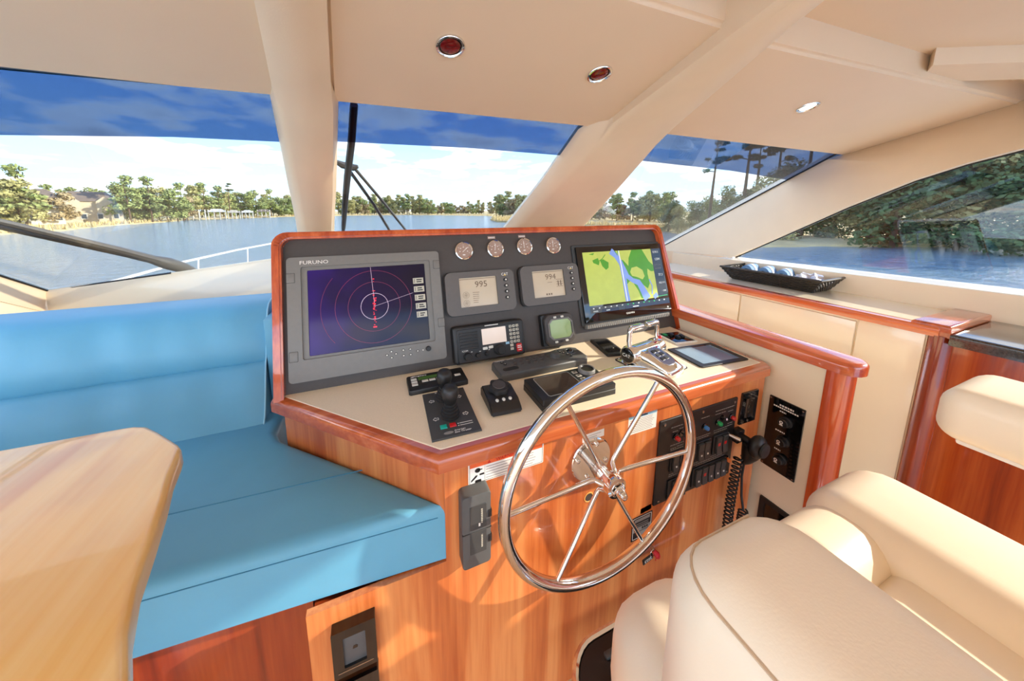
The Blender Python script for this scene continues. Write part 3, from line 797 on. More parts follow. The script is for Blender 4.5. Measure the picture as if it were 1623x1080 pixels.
# ---- four round gauges
def gauge(u, v, a, label):
    t = thing('gauge', label, 'gauge', at_panel(u, v), 'round dial gauges')
    obj('bezel', MB().lathe([(0.0285, 0.0), (0.0292, 0.010), (0.0285, 0.015), (0.0255, 0.0165), (0.0235, 0.0135), (0.0232, 0.006)], 36), 'chrome', t)
    d = obj('dial', MB().slab(disc(0, 0, 0.0236, 32), 0.003, 0.0095), 'dial_face', t)
    mm = MB()
    for k in range(5):
        q = R(200 - k * 55); line2(mm, (0.0175 * math.cos(q), 0.0175 * math.sin(q)), (0.0205 * math.cos(q), 0.0205 * math.sin(q)), 0.0011, 0.0094, 0.0098)
        q2 = R(186 - k * 48); rect(mm, 0.0125 * math.cos(q2) - 0.0018, 0.0125 * math.sin(q2) - 0.0012, 0.0125 * math.cos(q2) + 0.0018, 0.0125 * math.sin(q2) + 0.0012, 0.0094, 0.0098)
    rect(mm, -0.004, -0.014, 0.004, -0.011, 0.0094, 0.0098)
    obj('markings', mm, 'white_print', d)
    obj('needle', line2(MB(), (-0.005 * math.cos(R(a)), -0.005 * math.sin(R(a))), (0.0175 * math.cos(R(a)), 0.0175 * math.sin(R(a))), 0.0015, 0.0100, 0.0106), 'white_label', d)
    return t
gauge(0.266, 0.350, 40, 'round chrome-rimmed gauge nearest the big radar monitor')
gauge(0.373, 0.352, 80, 'round chrome-rimmed gauge under the left of the two small tan labels')
gauge(0.480, 0.355, 92, 'round chrome-rimmed gauge under the right of the two small tan labels')
gauge(0.593, 0.354, 85, 'round chrome-rimmed gauge nearest the chart screen')
for (u, v, s_) in ((0.368, 0.392, 'left'), (0.480, 0.393, 'right')):
    t = thing('name_plate', 'small tan name plate above the %s of the two middle gauges' % ('left' if s_ == 'left' else 'right'), 'label', at_panel(u, v), 'small tan name plates')
    obj('plate', R_(-0.0135, -0.0048, 0.0135, 0.0048, 0.0, 0.0008), 'dial_face', t)
    mm = MB()
    for k in range(5): rect(mm, -0.011 + k * 0.0046, -0.0022, -0.0078 + k * 0.0046, 0.0022, 0.0008, 0.0011)
    obj('fine_print', mm, 'white_print', t)

# ---- two engine displays
def engine_display(u, v, digits, label, w=0.114):
    t = thing('engine_display', label, 'display', at_panel(u, v), 'engine displays')
    obj('housing', MB().ring(rrect(-w, -0.066, w, 0.066, 0.020, 6), rrect(-0.070, -0.043, 0.053, 0.047, 0.002, 6), 0.0, 0.021), 'display_grey', t)
    obj('gasket', MB().slab(rrect(-w - 0.003, -0.069, w + 0.003, 0.069, 0.022, 6), -0.001, 0.006), 'black_plastic', t)
    s_ = obj('screen', R_(-0.071, -0.044, 0.054, 0.048, 0.002, 0.0145), 'lcd_beige', t)
    text('digits', digits, 0.027, 'lcd_print', s_, (0.002, 0.024, 0.0148), sx=1.05)
    mm = MB()
    line2(mm, (-0.068, 0.0425), (0.05, 0.0425), 0.0014, 0.0146, 0.0148)
    if digits == '995':
        for (x, y) in ((-0.050, -0.006), (-0.050, -0.031)):
            for q in (0.010, 0.006):
                for k in range(12):
                    a, b = 2 * math.pi * k / 12, 2 * math.pi * (k + 1) / 12
                    line2(mm, (x + q * math.cos(a), y + q * math.sin(a)), (x + q * math.cos(b), y + q * math.sin(b)), 0.0007, 0.0146, 0.0148)
            line2(mm, (x - 0.004, y), (x + 0.004, y), 0.0012, 0.0146, 0.0148); line2(mm, (x, y - 0.005), (x, y + 0.005), 0.0012, 0.0146, 0.0148)
        for k in range(6):
            line2(mm, (-0.028, 0.000 - k * 0.0062), (-0.012 + rnd.uniform(0, 0.006), 0.000 - k * 0.0062), 0.0013, 0.0146, 0.0148)
    else:
        for x in (0.030, 0.040):
            line2(mm, (x, -0.008), (x, 0.010), 0.004, 0.0146, 0.0147)
        for k in range(4): line2(mm, (0.022, 0.014 - k * 0.008), (0.048, 0.014 - k * 0.008), 0.0012, 0.0146, 0.0148)
        for k in range(3): line2(mm, (-0.022 + k * 0.009, -0.034), (-0.017 + k * 0.009, -0.034), 0.006, 0.0146, 0.0148)
        line2(mm, (-0.012, 0.006), (0.006, 0.006), 0.0012, 0.0146, 0.0148)
    obj('screen_print', mm, 'lcd_print', s_)
    lg = text('lettering', 'CAT', 0.0125, 'white_print', t, (0.083, 0.0495, 0.0213), sx=0.95)
    tri = MB(); tri.slab([(0.079, 0.0452), (0.087, 0.0452), (0.083, 0.0495)], 0.0213, 0.0217); obj('logo_triangle', tri, 'yellow_print', t)
    for y in (0.032, 0.013, -0.006, -0.025):
        b_ = obj('button', MB().slab(disc(0.084, y, 0.0075, 20, 0.0058), 0.0205, 0.0240, 0.001, 2), 'black_plastic', t)
        obj('button_cap', MB().slab(disc(0.0845, y, 0.0028, 12, 0.0028), 0.0238, 0.0246), 'button_white', b_)
    return t
engine_display(0.309, 0.216, '995', 'grey engine display showing 995 beside the radar monitor')
engine_display(0.562, 0.220, '994', 'grey engine display showing 994 beside the chart screen')

# ---- marine radio
ra_ = thing('marine_radio', 'black marine radio with speaker grille, keypad and pale screen under the 995 display', 'radio', at_panel(0.318, 0.064))
obj('housing', MB().slab(rrect(-0.115, -0.055, 0.116, 0.055, 0.010, 5), 0.0, 0.030, 0.006, 3), 'black_plastic', ra_)
obj('front_plate', MB().slab(rrect(-0.104, -0.050, 0.106, 0.045, 0.006, 4), 0.029, 0.0325, 0.001, 1), 'black_plastic', ra_)
for k in range(6):
    y = 0.0325 - k * 0.0088
    obj('grille_slat', R_(-0.097, y - 0.0028, -0.040, y + 0.0028, 0.032, 0.0355, 0.001), 'black_plastic', ra_)
s_ = obj('screen', R_(-0.027, -0.008, 0.052, 0.039, 0.0320, 0.0332), 'lcd_radio', ra_)
for r_ in range(5):
    for c_ in range(3):
        x = 0.068 + c_ * 0.0118; y = 0.036 - r_ * 0.0118
        k_ = obj('key', R_(x - 0.0044, y - 0.0040, x + 0.0044, y + 0.0040, 0.0320, 0.0350, 0.0008, 0.0015), 'button_pale', ra_)
        obj('key_print', R_(x - 0.0018, y - 0.0012, x + 0.0018, y + 0.0012, 0.0349, 0.0352), 'black_print', k_)
for (x, y, w_, h_) in ((-0.020, -0.0185, 0.0075, 0.0040), (-0.0015, -0.0170, 0.0075, 0.0040)):
    obj('key', R_(x - w_, y - h_, x + w_, y + h_, 0.0320, 0.0345, 0.0008, 0.002), 'button_white', ra_)
obj('key', R_(0.048, -0.0165, 0.060, -0.0095, 0.0320, 0.0340, 0.0008, 0.001), 'blue_print', ra_)
for y in (-0.0215, -0.0325): obj('key', R_(0.062, y - 0.0040, 0.073, y + 0.0040, 0.0320, 0.0340, 0.0008, 0.001), 'button_pale', ra_)
rb = obj('distress_button', R_(0.082, -0.044, 0.100, -0.019, 0.0320, 0.0375, 0.0015, 0.004), 'button_red', ra_)
mm = MB(); line2(mm, (0.085, -0.026), (0.097, -0.026), 0.002, 0.0374, 0.0377); line2(mm, (0.084, -0.0315), (0.098, -0.0315), 0.0026, 0.0374, 0.0377); line2(mm, (0.086, -0.038), (0.096, -0.038), 0.002, 0.0374, 0.0377)
obj('button_print', mm, 'white_print', rb)
obj('tuning_knob', MB().lathe([(0.0165, 0.031), (0.0165, 0.036), (0.0142, 0.038), (0.0135, 0.052), (0.0115, 0.0545), (0.0, 0.0545)], 28, Matrix.Translation((0.026, -0.0285, 0))), 'black_rubber', ra_)
obj('knob', MB().lathe([(0.0118, 0.031), (0.0112, 0.044), (0.0095, 0.046), (0.0, 0.046)], 24, Matrix.Translation((-0.077, -0.034, 0))), 'black_rubber', ra_)
for x in (-0.046, -0.017):
    obj('knob', MB().lathe([(0.0070, 0.031), (0.0064, 0.041), (0.0050, 0.0425), (0.0, 0.0425)], 18, Matrix.Translation((x, -0.0345, 0))), 'black_rubber', ra_)
text('lettering', 'ICOM', 0.0072, 'white_print', ra_, (-0.083, -0.0175, 0.0328))
mm = MB()
for k in range(13): rect(mm, -0.014 + k * 0.0034, 0.0462, -0.0116 + k * 0.0034, 0.0490, 0.0300, 0.0306)
obj('fine_print', mm, 'white_print', ra_)
for (x, y) in ((-0.063, -0.0225), (-0.037, -0.0245), (-0.008, -0.0240)): obj('key_print', R_(x - 0.0025, y - 0.0008, x + 0.0025, y + 0.0008, 0.0322, 0.0328), 'white_print', ra_)

# ---- small square instrument with green screen
gi = thing('wind_instrument', 'small square instrument with blank green screen under the 994 display', 'instrument', at_panel(0.562, 0.066))
obj('base', MB().slab(rrect(-0.057, -0.051, 0.050, 0.053, 0.006), 0.0, 0.020, 0.002, 1), 'black_plastic', gi)
oc = lambda a, b, c=0.014: [(-a + c, -b), (a - c, -b), (a, -b + c), (a, b - c), (a - c, b), (-a + c, b), (-a, b - c), (-a, -b + c)]
obj('case', MB().slab([(x + 0.004, y + 0.001) for x, y in oc(0.055, 0.051)], 0.019, 0.032, 0.005, 3), 'panel_black', gi)
obj('screen_surround', MB().ring([(x + 0.006, y + 0.003) for x, y in oc(0.0475, 0.0345)], [(x + 0.006, y + 0.003) for x, y in oc(0.043, 0.031)], 0.031, 0.0345), 'monitor_grey', gi)
obj('screen', R_(-0.034, -0.027, 0.046, 0.033, 0.0315, 0.0330), 'lcd_green', gi)
for (x, y, mt) in ((-0.012, 0.042, 'button_white'), (0.016, 0.042, 'button_white'), (-0.016, -0.038, 'button_white'), (0.005, -0.0385, 'black_plastic'), (0.024, -0.037, 'button_white')):
    obj('button', MB().slab(rrect(x - 0.0055, y - 0.0032, x + 0.0055, y + 0.0032, 0.002), 0.0315, 0.0340, 0.0006, 1), mt, gi)

# ---- chart plotter
cp = thing('chart_plotter', 'large black chart plotter showing a yellow green map at right of the panel', 'monitor', at_panel(0.886, 0.200))
obj('back_plate', MB().slab(rrect(-0.214, -0.142, 0.212, 0.152, 0.006), 0.0, 0.007, 0.002, 1), 'dark_grey', cp)
obj('bezel', MB().slab(rrect(-0.203, -0.131, 0.208, 0.143, 0.004), 0.006, 0.015, 0.002, 2), 'black_gloss', cp)
hg = obj('hinge_strip', R_(-0.204, -0.150, 0.192, -0.136, 0.004, 0.017, 0.003), 'monitor_grey', cp)
for k in range(44):
    x = -0.200 + k * 0.0089
    obj('knurl', R_(x, -0.149, x + 0.0055, -0.1375, 0.0165, 0.0185), 'monitor_grey', hg)
W0, W1, H0, H1 = -0.178, 0.150, -0.072, 0.122
mapo = obj('screen', R_(W0, H0, W1, H1, 0.0148, 0.0154), 'map_land', cp)
mp = lambda s, t: (W0 + s * (W1 - W0), H1 - t * (H1 - H0))
def map_poly(name, pts, mt, z, close=True):
    m = MB(); P_ = [mp(*q) for q in pts]
    f = m.bm.faces.new([m.bm.verts.new((x, y, z)) for x, y in P_])
    bmesh.ops.triangulate(m.bm, faces=[f])
    return obj(name, m, mt, mapo, flat=True)
def map_line(name, pts, w, mt, z):
    m = MB(); P_ = [Vector(mp(*q)) for q in pts]; L = []; N = len(P_)
    for i, p in enumerate(P_):
        d = (P_[min(i + 1, N - 1)] - P_[max(i - 1, 0)]).normalized(); n = Vector((-d.y, d.x)); ww = (w[i] if isinstance(w, (list, tuple)) else w) / 2
        L.append((m.bm.verts.new((*(p + n * ww), z)), m.bm.verts.new((*(p - n * ww), z))))
    for A, B in zip(L[:-1], L[1:]): m.bm.faces.new((A[0], A[1], B[1], B[0]))
    return obj(name, m, mt, mapo, flat=True)
map_poly('marsh', [(0.70, 0), (0.86, 0.0), (0.90, 0.12), (0.94, 0.25), (1.0, 0.34), (1.0, 0.46), (0.95, 0.46), (0.90, 0.40), (0.89, 0.5), (0.90, 0.7), (0.86, 0.80), (0.80, 0.72), (0.72, 0.62), (0.60, 0.62), (0.54, 0.70), (0.53, 0.5), (0.50, 0.2), (0.55, 0.19), (0.62, 0.32), (0.64, 0.16)], 'map_marsh', 0.0156)
map_poly('marsh', [(0.72, 0.62), (0.80, 0.70), (0.83, 0.98), (0.74, 0.98), (0.71, 0.82), (0.66, 0.68)], 'map_marsh', 0.01562)
map_poly('marsh', [(0.12, 0.16), (0.20, 0.12), (0.215, 0.20), (0.20, 0.26), (0.13, 0.21)], 'map_marsh', 0.0156)
map_poly('marsh', [(0.225, 0.17), (0.27, 0.15), (0.34, 0.22), (0.33, 0.32), (0.29, 0.36), (0.245, 0.28)], 'map_marsh', 0.0156)
map_line('marsh', [(0.21, 0.18), (0.26, 0.14), (0.31, 0.06)], 0.003, 'map_marsh', 0.0156)
map_poly('marsh', [(0.08, 0.04), (0.16, 0.02), (0.14, 0.06)], 'map_marsh', 0.0156)
map_poly('island', [(0.63, 0.44), (0.66, 0.36), (0.74, 0.34), (0.82, 0.42), (0.84, 0.55), (0.80, 0.61), (0.72, 0.55), (0.65, 0.52)], 'map_land', 0.0158)
map_line('river', [(0.39, 0.0), (0.46, 0.10), (0.51, 0.24), (0.54, 0.38), (0.58, 0.52), (0.65, 0.61), (0.73, 0.66), (0.77, 0.78), (0.80, 0.90), (0.83, 1.0)], [0.026, 0.022, 0.020, 0.024, 0.020, 0.018, 0.024, 0.028, 0.032, 0.036], 'map_water', 0.0160)
map_line('river', [(0.51, 0.24), (0.53, 0.55), (0.53, 0.8), (0.535, 1.0)], [0.014, 0.020, 0.020, 0.022], 'map_water', 0.01602)
map_line('river', [(0.90, 0.62), (0.93, 0.75), (0.91, 0.92)], 0.005, 'map_water', 0.01602)
map_line('river', [(0.93, 0.99), (0.99, 0.93)], 0.016, 'map_water', 0.01602)
map_line('track', [(0.505, 0.0), (0.515, 0.3), (0.52, 0.65), (0.525, 1.0)], 0.0045, 'map_white', 0.0163)
map_line('track', [(0.45, 0.0), (0.48, 0.09), (0.495, 0.0)], 0.004, 'map_marsh', 0.01625)
obj('side_bar', R_(0.152, -0.070, 0.200, 0.122, 0.0148, 0.0152), 'screen_dark', cp)
for (s_, y, sz) in (('0.911', 0.108, 0.0135), ('1204', 0.079, 0.0135), ('37.3', 0.016, 0.0135), ('003.911', -0.016, 0.0105), ('- 1200', -0.048, 0.0085)):
    text('readout', s_, sz, 'screen_text', cp, (0.174 + (0.108 - y) * 0.07, y, 0.0156))
mm = MB()
for y in (0.056, 0.042): line2(mm, (0.158, y), (0.190, y), 0.0008, 0.0153, 0.0156)
obj('rule', mm, 'grey_print', cp)
st = obj('menu_bar', R_(-0.178, -0.099, 0.204, -0.078, 0.0148, 0.0153), 'screen_dark', cp)
obj('menu_tab', R_(-0.128, -0.099, -0.05, -0.088, 0.0152, 0.0156), 'screen_navy', cp)
obj('menu_tab', R_(-0.020, -0.099, 0.204, -0.088, 0.0152, 0.0156), 'screen_navy', cp)
mm = MB(); mg = MB()
for k in range(14):
    x = -0.166 + k * 0.0262
    line2(mg if k in (6, 7, 9, 10, 11) else mm, (x, -0.083), (x + 0.006, -0.0825), 0.004, 0.0153, 0.0157)
line2(mg, (0.150, -0.068), (0.200, -0.066), 0.0022, 0.0153, 0.0157)
obj('menu_icons', mm, 'screen_text', cp); obj('menu_icons', mg, 'screen_green', cp)
text('lettering', 'MARK', 0.0080, 'screen_text', cp, (-0.155, -0.0935, 0.0157))
mm = MB()
for x0, n in ((-0.108, 4), (0.016, 7)):
    for k in range(n): rect(mm, x0 + k * 0.0042, -0.0955, x0 + 0.003 + k * 0.0042, -0.0920, 0.0155, 0.0159)
obj('fine_print', mm, 'screen_text', cp)
text('lettering', 'GARMIN', 0.0095, 'white_print', cp, (0.000, -0.1155, 0.0153), sx=1.1)
obj('power_key', MB().slab(disc(0.190, -0.113, 0.0035, 14), 0.0148, 0.0162), 'button_white', cp)

def strokes(par, x0, x1, y, h, z, material='white_print', name='fine_print', vertical=False, gap=0.35):
    """small print too fine to read: a row of short dashes"""
    m = MB(); x = x0
    while x < x1 - 1e-6:
        L_ = min(h * rnd.uniform(0.6, 1.1), x1 - x)
        if vertical: rect(m, y - h / 2, x, y + h / 2, x + L_, z, z + 0.0004)
        else: rect(m, x, y - h / 2, x + L_, y + h / 2, z, z + 0.0004)
        x += L_ + h * gap
    return obj(name, m, material, par)
# ================================================================== controls on the worktop
# ---- bow thruster plate with two joysticks
jp = thing('thruster_control', 'dark grey thruster control plate with two black joysticks at front left of the worktop', 'control', at_top(0.1425, 0.648, R(-2)))
obj('plate', R_(-0.052, -0.084, 0.052, 0.083, 0.0, 0.0045, 0.001), 'dark_grey', jp)
for y in (0.052, -0.018):
    M_ = Matrix.Translation((-0.002, y, 0.004)) @ Matrix.Rotation(R(4), 4, 'X')
    prof = [(0.0215, 0.0)]
    for k in range(5):
        z = 0.003 + k * 0.0068; r_ = 0.0215 - k * 0.0021
        prof += [(r_, z), (r_, z + 0.0032), (r_ - 0.0042, z + 0.0048), (r_ - 0.0042, z + 0.0058)]
    prof += [(0.0105, 0.037), (0.0, 0.038)]
    j_ = obj('joystick', MB().lathe([(0.0100, 0.030), (0.0125, 0.040), (0.0165, 0.046), (0.0185, 0.055), (0.0180, 0.065), (0.0140, 0.073), (0.0070, 0.0765), (0.0, 0.077)], 28, M_), 'black_plastic', jp, smooth=60)
    obj('bellows', MB().lathe(prof, 28, M_), 'black_rubber', j_, smooth=30)
def arrow_outline(m, cx, cy, s, flip):
    P_ = [(-1, 0), (-0.2, 0.9), (-0.2, 0.45), (0.8, 0.45), (0.8, -0.45), (-0.2, -0.45), (-0.2, -0.9)]
    P_ = [(cx + flip * a * s, cy + b * s) for a, b in P_]
    for a, b in zip(P_, P_[1:] + P_[:1]): line2(m, a, b, 0.0012, 0.0046, 0.0049)
mm = MB()
for cy in (0.046, -0.022):
    arrow_outline(mm, -0.034, cy, 0.0065, 1); arrow_outline(mm, 0.032, cy, 0.0065, -1)
for k in range(2):
    line2(mm, (0.012, -0.0505 - k * 0.007), (0.040, -0.0505 - k * 0.007), 0.0013, 0.0046, 0.0049)
    line2(mm, (0.0075, -0.0505 - k * 0.007), (0.0098, -0.0505 - k * 0.007), 0.0020, 0.0046, 0.0049)
line2(mm, (-0.022, 0.078), (-0.004, 0.078), 0.0020, 0.0046, 0.0049)
obj('markings', mm, 'white_print', jp)
obj('on_button', R_(-0.030, -0.058, -0.016, -0.046, 0.004, 0.0062, 0.0008), 'button_teal', jp)
obj('off_button', R_(-0.010, -0.058, 0.004, -0.046, 0.004, 0.0062, 0.0008), 'button_red', jp)
obj('logo', MB().slab(disc(-0.016, -0.0725, 0.010, 24, 0.0040), 0.0045, 0.0049), 'grey_print', jp)
text('lettering', 'American', 0.0062, 'white_print', jp, (-0.004, -0.0695, 0.0048), align='LEFT', shear=0.2)
text('lettering', 'Bow Thruster', 0.0062, 'white_print', jp, (-0.004, -0.0755, 0.0048), align='LEFT', shear=0.2)

# ---- engine control keypad behind the joysticks
ek = thing('control_keypad', 'low black keypad with white keys and green readout behind the joysticks', 'keypad', at_top(0.140, 0.782))
obj('housing', MB().slab(rrect(-0.077, -0.038, 0.077, 0.038, 0.006), 0.0, 0.0125, 0.003, 2), 'black_plastic', ek)
obj('readout', R_(-0.048, 0.008, 0.035, 0.022, 0.0122, 0.0130), 'lcd_olive', ek)
for k in range(3): obj('key', R_(-0.067, 0.010 - k * 0.0135, -0.052, 0.0195 - k * 0.0135, 0.0122, 0.0135, 0.0004), 'button_white', ek)
for x in (-0.040, -0.021, -0.002, 0.017, 0.048): obj('key', R_(x, -0.006, x + 0.016, 0.0035, 0.0122, 0.0135, 0.0004), 'button_white', ek)
text('lettering', 'mathers', 0.0092, 'white_print', ek, (-0.055, 0.0285, 0.0128), align='LEFT', shear=0.25)
mm = MB(); line2(mm, (-0.0665, 0.026), (-0.059, 0.0305), 0.002, 0.0124, 0.0129); line2(mm, (-0.0625, 0.026), (-0.055, 0.0305), 0.002, 0.0124, 0.0129)
obj('logo', mm, 'white_print', ek)

# ---- autopilot knob box
ab = thing('autopilot_control', 'small black wedge-shaped box with a turning knob and three white buttons beside the joysticks', 'control', at_top(0.265, 0.638, R(-3)))
mm = MB()
W_ = 0.037
prof = [(-0.047, 0.0), (0.047, 0.0), (0.047, 0.024), (0.030, 0.030), (-0.022, 0.024), (-0.042, 0.012), (-0.047, 0.006)]
A_ = [mm.bm.verts.new((-W_, y, z)) for y, z in prof]; B_ = [mm.bm.verts.new((W_, y, z)) for y, z in prof]
mm.bm.faces.new(A_); mm.bm.faces.new(B_[::-1])
for k in range(len(prof)): mm.bm.faces.new((A_[k], A_[(k + 1) % len(prof)], B_[(k + 1) % len(prof)], B_[k]))
bmesh.ops.bevel(mm.bm, geom=list(mm.bm.edges), offset=0.003, segments=2, affect='EDGES')
obj('housing', mm, 'black_plastic', ab)
KM = Matrix.Translation((0.0, 0.014, 0.0275)) @ Matrix.Rotation(R(6), 4, 'X')
kn = MB()
lob = [(0.024 + 0.0022 * math.cos(6 * a)) for a in [2 * math.pi * k / 48 for k in range(48)]]
kn.slab([(lob[k] * math.cos(2 * math.pi * k / 48), lob[k] * math.sin(2 * math.pi * k / 48)) for k in range(48)], 0.0, 0.013, 0.003, 2, KM)
k_ = obj('knob', kn, 'black_rubber', ab)
obj('knob_cap', MB().lathe([(0.0165, 0.0125), (0.0150, 0.0145), (0.010, 0.0140), (0.0, 0.0132)], 28, KM), 'panel_black', k_)
for x in (-0.016, 0.0, 0.016):
    obj('button', MB().ball((x, -0.0225, 0.0235), 0.0042, 12, (1, 1.2, 0.8)), 'button_white', ab)

# ---- long keyboard of the navigation system
nk = thing('navigation_keyboard', 'long dark grey navigation keyboard with rubber keys along the foot of the panel', 'keyboard', at_top(0.447, 0.765))
mm = MB()
mm.slab([(-0.145, -0.045), (0.132, -0.045), (0.145, -0.030), (0.146, 0.030), (0.128, 0.042), (0.075, 0.043), (0.050, 0.036), (-0.140, 0.036), (-0.146, 0.028)], 0.0, 0.021, 0.005, 3)
obj('housing', mm, 'slate_grey', nk)
for (x, y, r_, h_) in ((0.048, -0.002, 0.0135, 0.013),):
    obj('tuning_knob', MB().lathe([(0.0165, 0.020), (r_, 0.0225), (r_ * 0.92, 0.020 + h_), (r_ * 0.75, 0.0215 + h_), (0, 0.0215 + h_)], 24, Matrix.Translation((x, y, 0))), 'slate_grey', nk)
tr = obj('trackball_well', MB().lathe([(0.0195, 0.0205), (0.0185, 0.0235), (0.0140, 0.0230), (0.0125, 0.0205)], 28, Matrix.Translation((0.112, 0.013, 0))), 'slate_grey', nk)
obj('trackball', MB().ball((0.112, 0.013, 0.0185), 0.0115, 18), 'black_gloss', tr)
mm = MB()
for r_ in range(3):
    for c_ in range(6):
        if r_ == 2 and c_ > 4: continue
        x = -0.088 + c_ * 0.0215 + (0.004 if r_ == 1 else 0); y = 0.021 - r_ * 0.0160
        obj('key', MB().slab(disc(x, y, 0.0058, 14, 0.0038), 0.0200, 0.0240, 0.0012, 2), 'panel_black', nk)
for (x, y) in ((-0.118, 0.018), (-0.113, 0.006), (0.070, 0.027), (0.078, 0.018), (0.085, 0.008), (0.092, -0.003), (0.098, -0.014)):
    k_ = obj('key', MB().slab(disc(x, y, 0.0050, 14, 0.0036), 0.0200, 0.0238, 0.0012, 2), 'black_plastic', nk)
    obj('key_print', R_(x - 0.0016, y - 0.0010, x + 0.0016, y + 0.0010, 0.0237, 0.0240), 'white_print', k_)
obj('wide_key', MB().slab(rrect(-0.131, -0.029, -0.083, -0.013, 0.0075, 5), 0.0200, 0.0222, 0.0008, 1), 'black_plastic', nk)
text('lettering', 'FURUNO', 0.0065, 'white_print', nk, (-0.136, 0.0305, 0.0213), align='LEFT', sx=1.15); text('lettering', 'NAVnet', 0.0065, 'white_print', nk, (-0.098, 0.0305, 0.0213), align='LEFT', shear=0.2)

# ---- display unit with a grey knob, behind the wheel rim
md = thing('autopilot_display', 'flat black display unit with a grey rotary knob lying behind the wheel rim', 'display', at_top(0.447, 0.6205))
obj('base', MB().slab(rrect(-0.105, -0.051, 0.106, 0.051, 0.004), 0.0, 0.014, 0.001, 1), 'black_plastic', md)
obj('face', MB().slab(rrect(-0.104, -0.050, 0.105, 0.050, 0.003), 0.0145, 0.028, 0.002, 2), 'black_plastic', md)
s_ = obj('screen', R_(-0.082, -0.040, 0.022, 0.042, 0.0275, 0.0285), 'lcd_print', md)
s_.data.materials[0] = mat('screen_brown', (62, 48, 38), 0.12, coat=0.5, var=0.1, scale=10)
obj('screen_frame', MB().ring(rrect(-0.083, -0.041, 0.023, 0.043, 0.006), rrect(-0.0815, -0.0395, 0.0215, 0.0415, 0.005), 0.0275, 0.0292), 'grey_print', md)
kb = obj('rotary_knob', MB().lathe([(0.0225, 0.0275), (0.0225, 0.036), (0.0205, 0.0385), (0.0175, 0.038)], 36, Matrix.Translation((0.073, 0.026, 0))), 'monitor_grey', md)
obj('knob_cap', MB().lathe([(0.0178, 0.0378), (0.0150, 0.0345), (0.0, 0.034)], 30, Matrix.Translation((0.073, 0.026, 0))), 'black_plastic', kb)
for k in range(3):
    k_ = obj('key', R_(0.0315 + k * 0.001, 0.027 - k * 0.018, 0.0455 + k * 0.001, 0.037 - k * 0.018, 0.0275, 0.0295, 0.0005), 'button_pale', md)
    obj('key_print', R_(0.0350, 0.030 - k * 0.018, 0.0420, 0.034 - k * 0.018, 0.0294, 0.0297), 'black_print', k_)

# ---- slim black remote
rm = thing('remote_handset', 'slim flat black handset lying between the keyboard and the throttle', 'remote', at_top(0.716, 0.790, R(-11)))
obj('case', MB().slab(rrect(-0.033, -0.060, 0.033, 0.060, 0.004), 0.0, 0.0085, 0.0015, 2), 'black_plastic', rm)
obj('face', MB().slab(rrect(-0.026, -0.048, 0.026, 0.052, 0.003), 0.008, 0.0092, 0.0004, 1), 'black_gloss', rm)
obj('indicator', MB().slab(disc(0.010, -0.020, 0.0016, 10), 0.0090, 0.0096), 'button_white', rm)

# ---- twin throttle
th = thing('throttle_control', 'polished chrome twin lever throttle with keypad on the worktop', 'throttle', at_top(0.765, 0.640, R(8)))
mm = MB()
def hull(y, w, h): return [Vector((-w, y, 0.0)), Vector((w, y, 0.0)), Vector((w, y, h * 0.75)), Vector((w * 0.82, y, h)), Vector((-w * 0.82, y, h)), Vector((-w, y, h * 0.75))]
mm = loft([hull(-0.066, 0.028, 0.012), hull(-0.060, 0.036, 0.022), hull(-0.02, 0.041, 0.036), hull(0.02, 0.047, 0.047), hull(0.045, 0.052, 0.050), hull(0.070, 0.052, 0.030), hull(0.078, 0.050, 0.004)], True)
bmesh.ops.subdivide_edges(mm.bm, edges=[e_ for e_ in mm.bm.edges], cuts=1, use_grid_fill=True)
obj('housing', mm, 'chrome', th, smooth=50)
obj('foot_plate', MB().slab(rrect(-0.074, -0.052, 0.074, 0.086, 0.010), 0.0, 0.004, 0.001, 1), 'chrome', th)
obj('gasket', MB().slab(rrect(-0.076, -0.054, 0.076, 0.088, 0.010), -0.0005, 0.0015), 'black_rubber', th)
obj('shaft_housing', MB().lathe([(0.0, -0.076), (0.024, -0.076), (0.0265, -0.070), (0.0265, -0.050), (0.0235, -0.048), (0.0235, 0.048), (0.0265, 0.050), (0.0265, 0.070), (0.024, 0.076), (0.0, 0.076)], 32, Matrix.Translation((0, 0.042, 0.034)) @ Matrix.Rotation(R(90), 4, 'Y')), 'chrome', th)
for s in (-1, 1):
    lv = MB().tube([(s * 0.066, 0.040, 0.036), (s * 0.066, 0.046, 0.070), (s * 0.065, 0.047, 0.100), (s * 0.062, 0.047, 0.109), (s * 0.054, 0.046, 0.113)], [0.0085, 0.0072, 0.0070, 0.0078, 0.0082], 12)
    l_ = obj('lever', lv, 'chrome', th)
    obj('grip', MB().box((s * 0.036, 0.046, 0.113), (0.052, 0.020, 0.016), 0.006, seg=3), 'chrome', l_)
cp_ = obj('cap', MB().lathe([(0.0215, 0.0), (0.0215, 0.003), (0.0185, 0.0045), (0.0, 0.0045)], 30, Matrix.Translation((-0.0755, 0.042, 0.034)) @ Matrix.Rotation(R(-90), 4, 'Y')), 'black_gloss', th)
c_ = text('lettering', 'CAT', 0.0135, 'white_print', cp_, (-0.0803, 0.042, 0.034)); c_.rotation_euler = (R(90), 0, R(-90))
obj('release_button', MB().ball((0.058, 0.030, 0.068), 0.0055, 12), 'button_red', th)
kp = obj('keypad', MB().slab(rrect(-0.026, -0.040, 0.026, 0.034, 0.018, 5), 0.0, 0.0035, 0.001, 1, Matrix.Translation((0, -0.010, 0.0375)) @ Matrix.Rotation(R(17), 4, 'X')), 'steel', th)
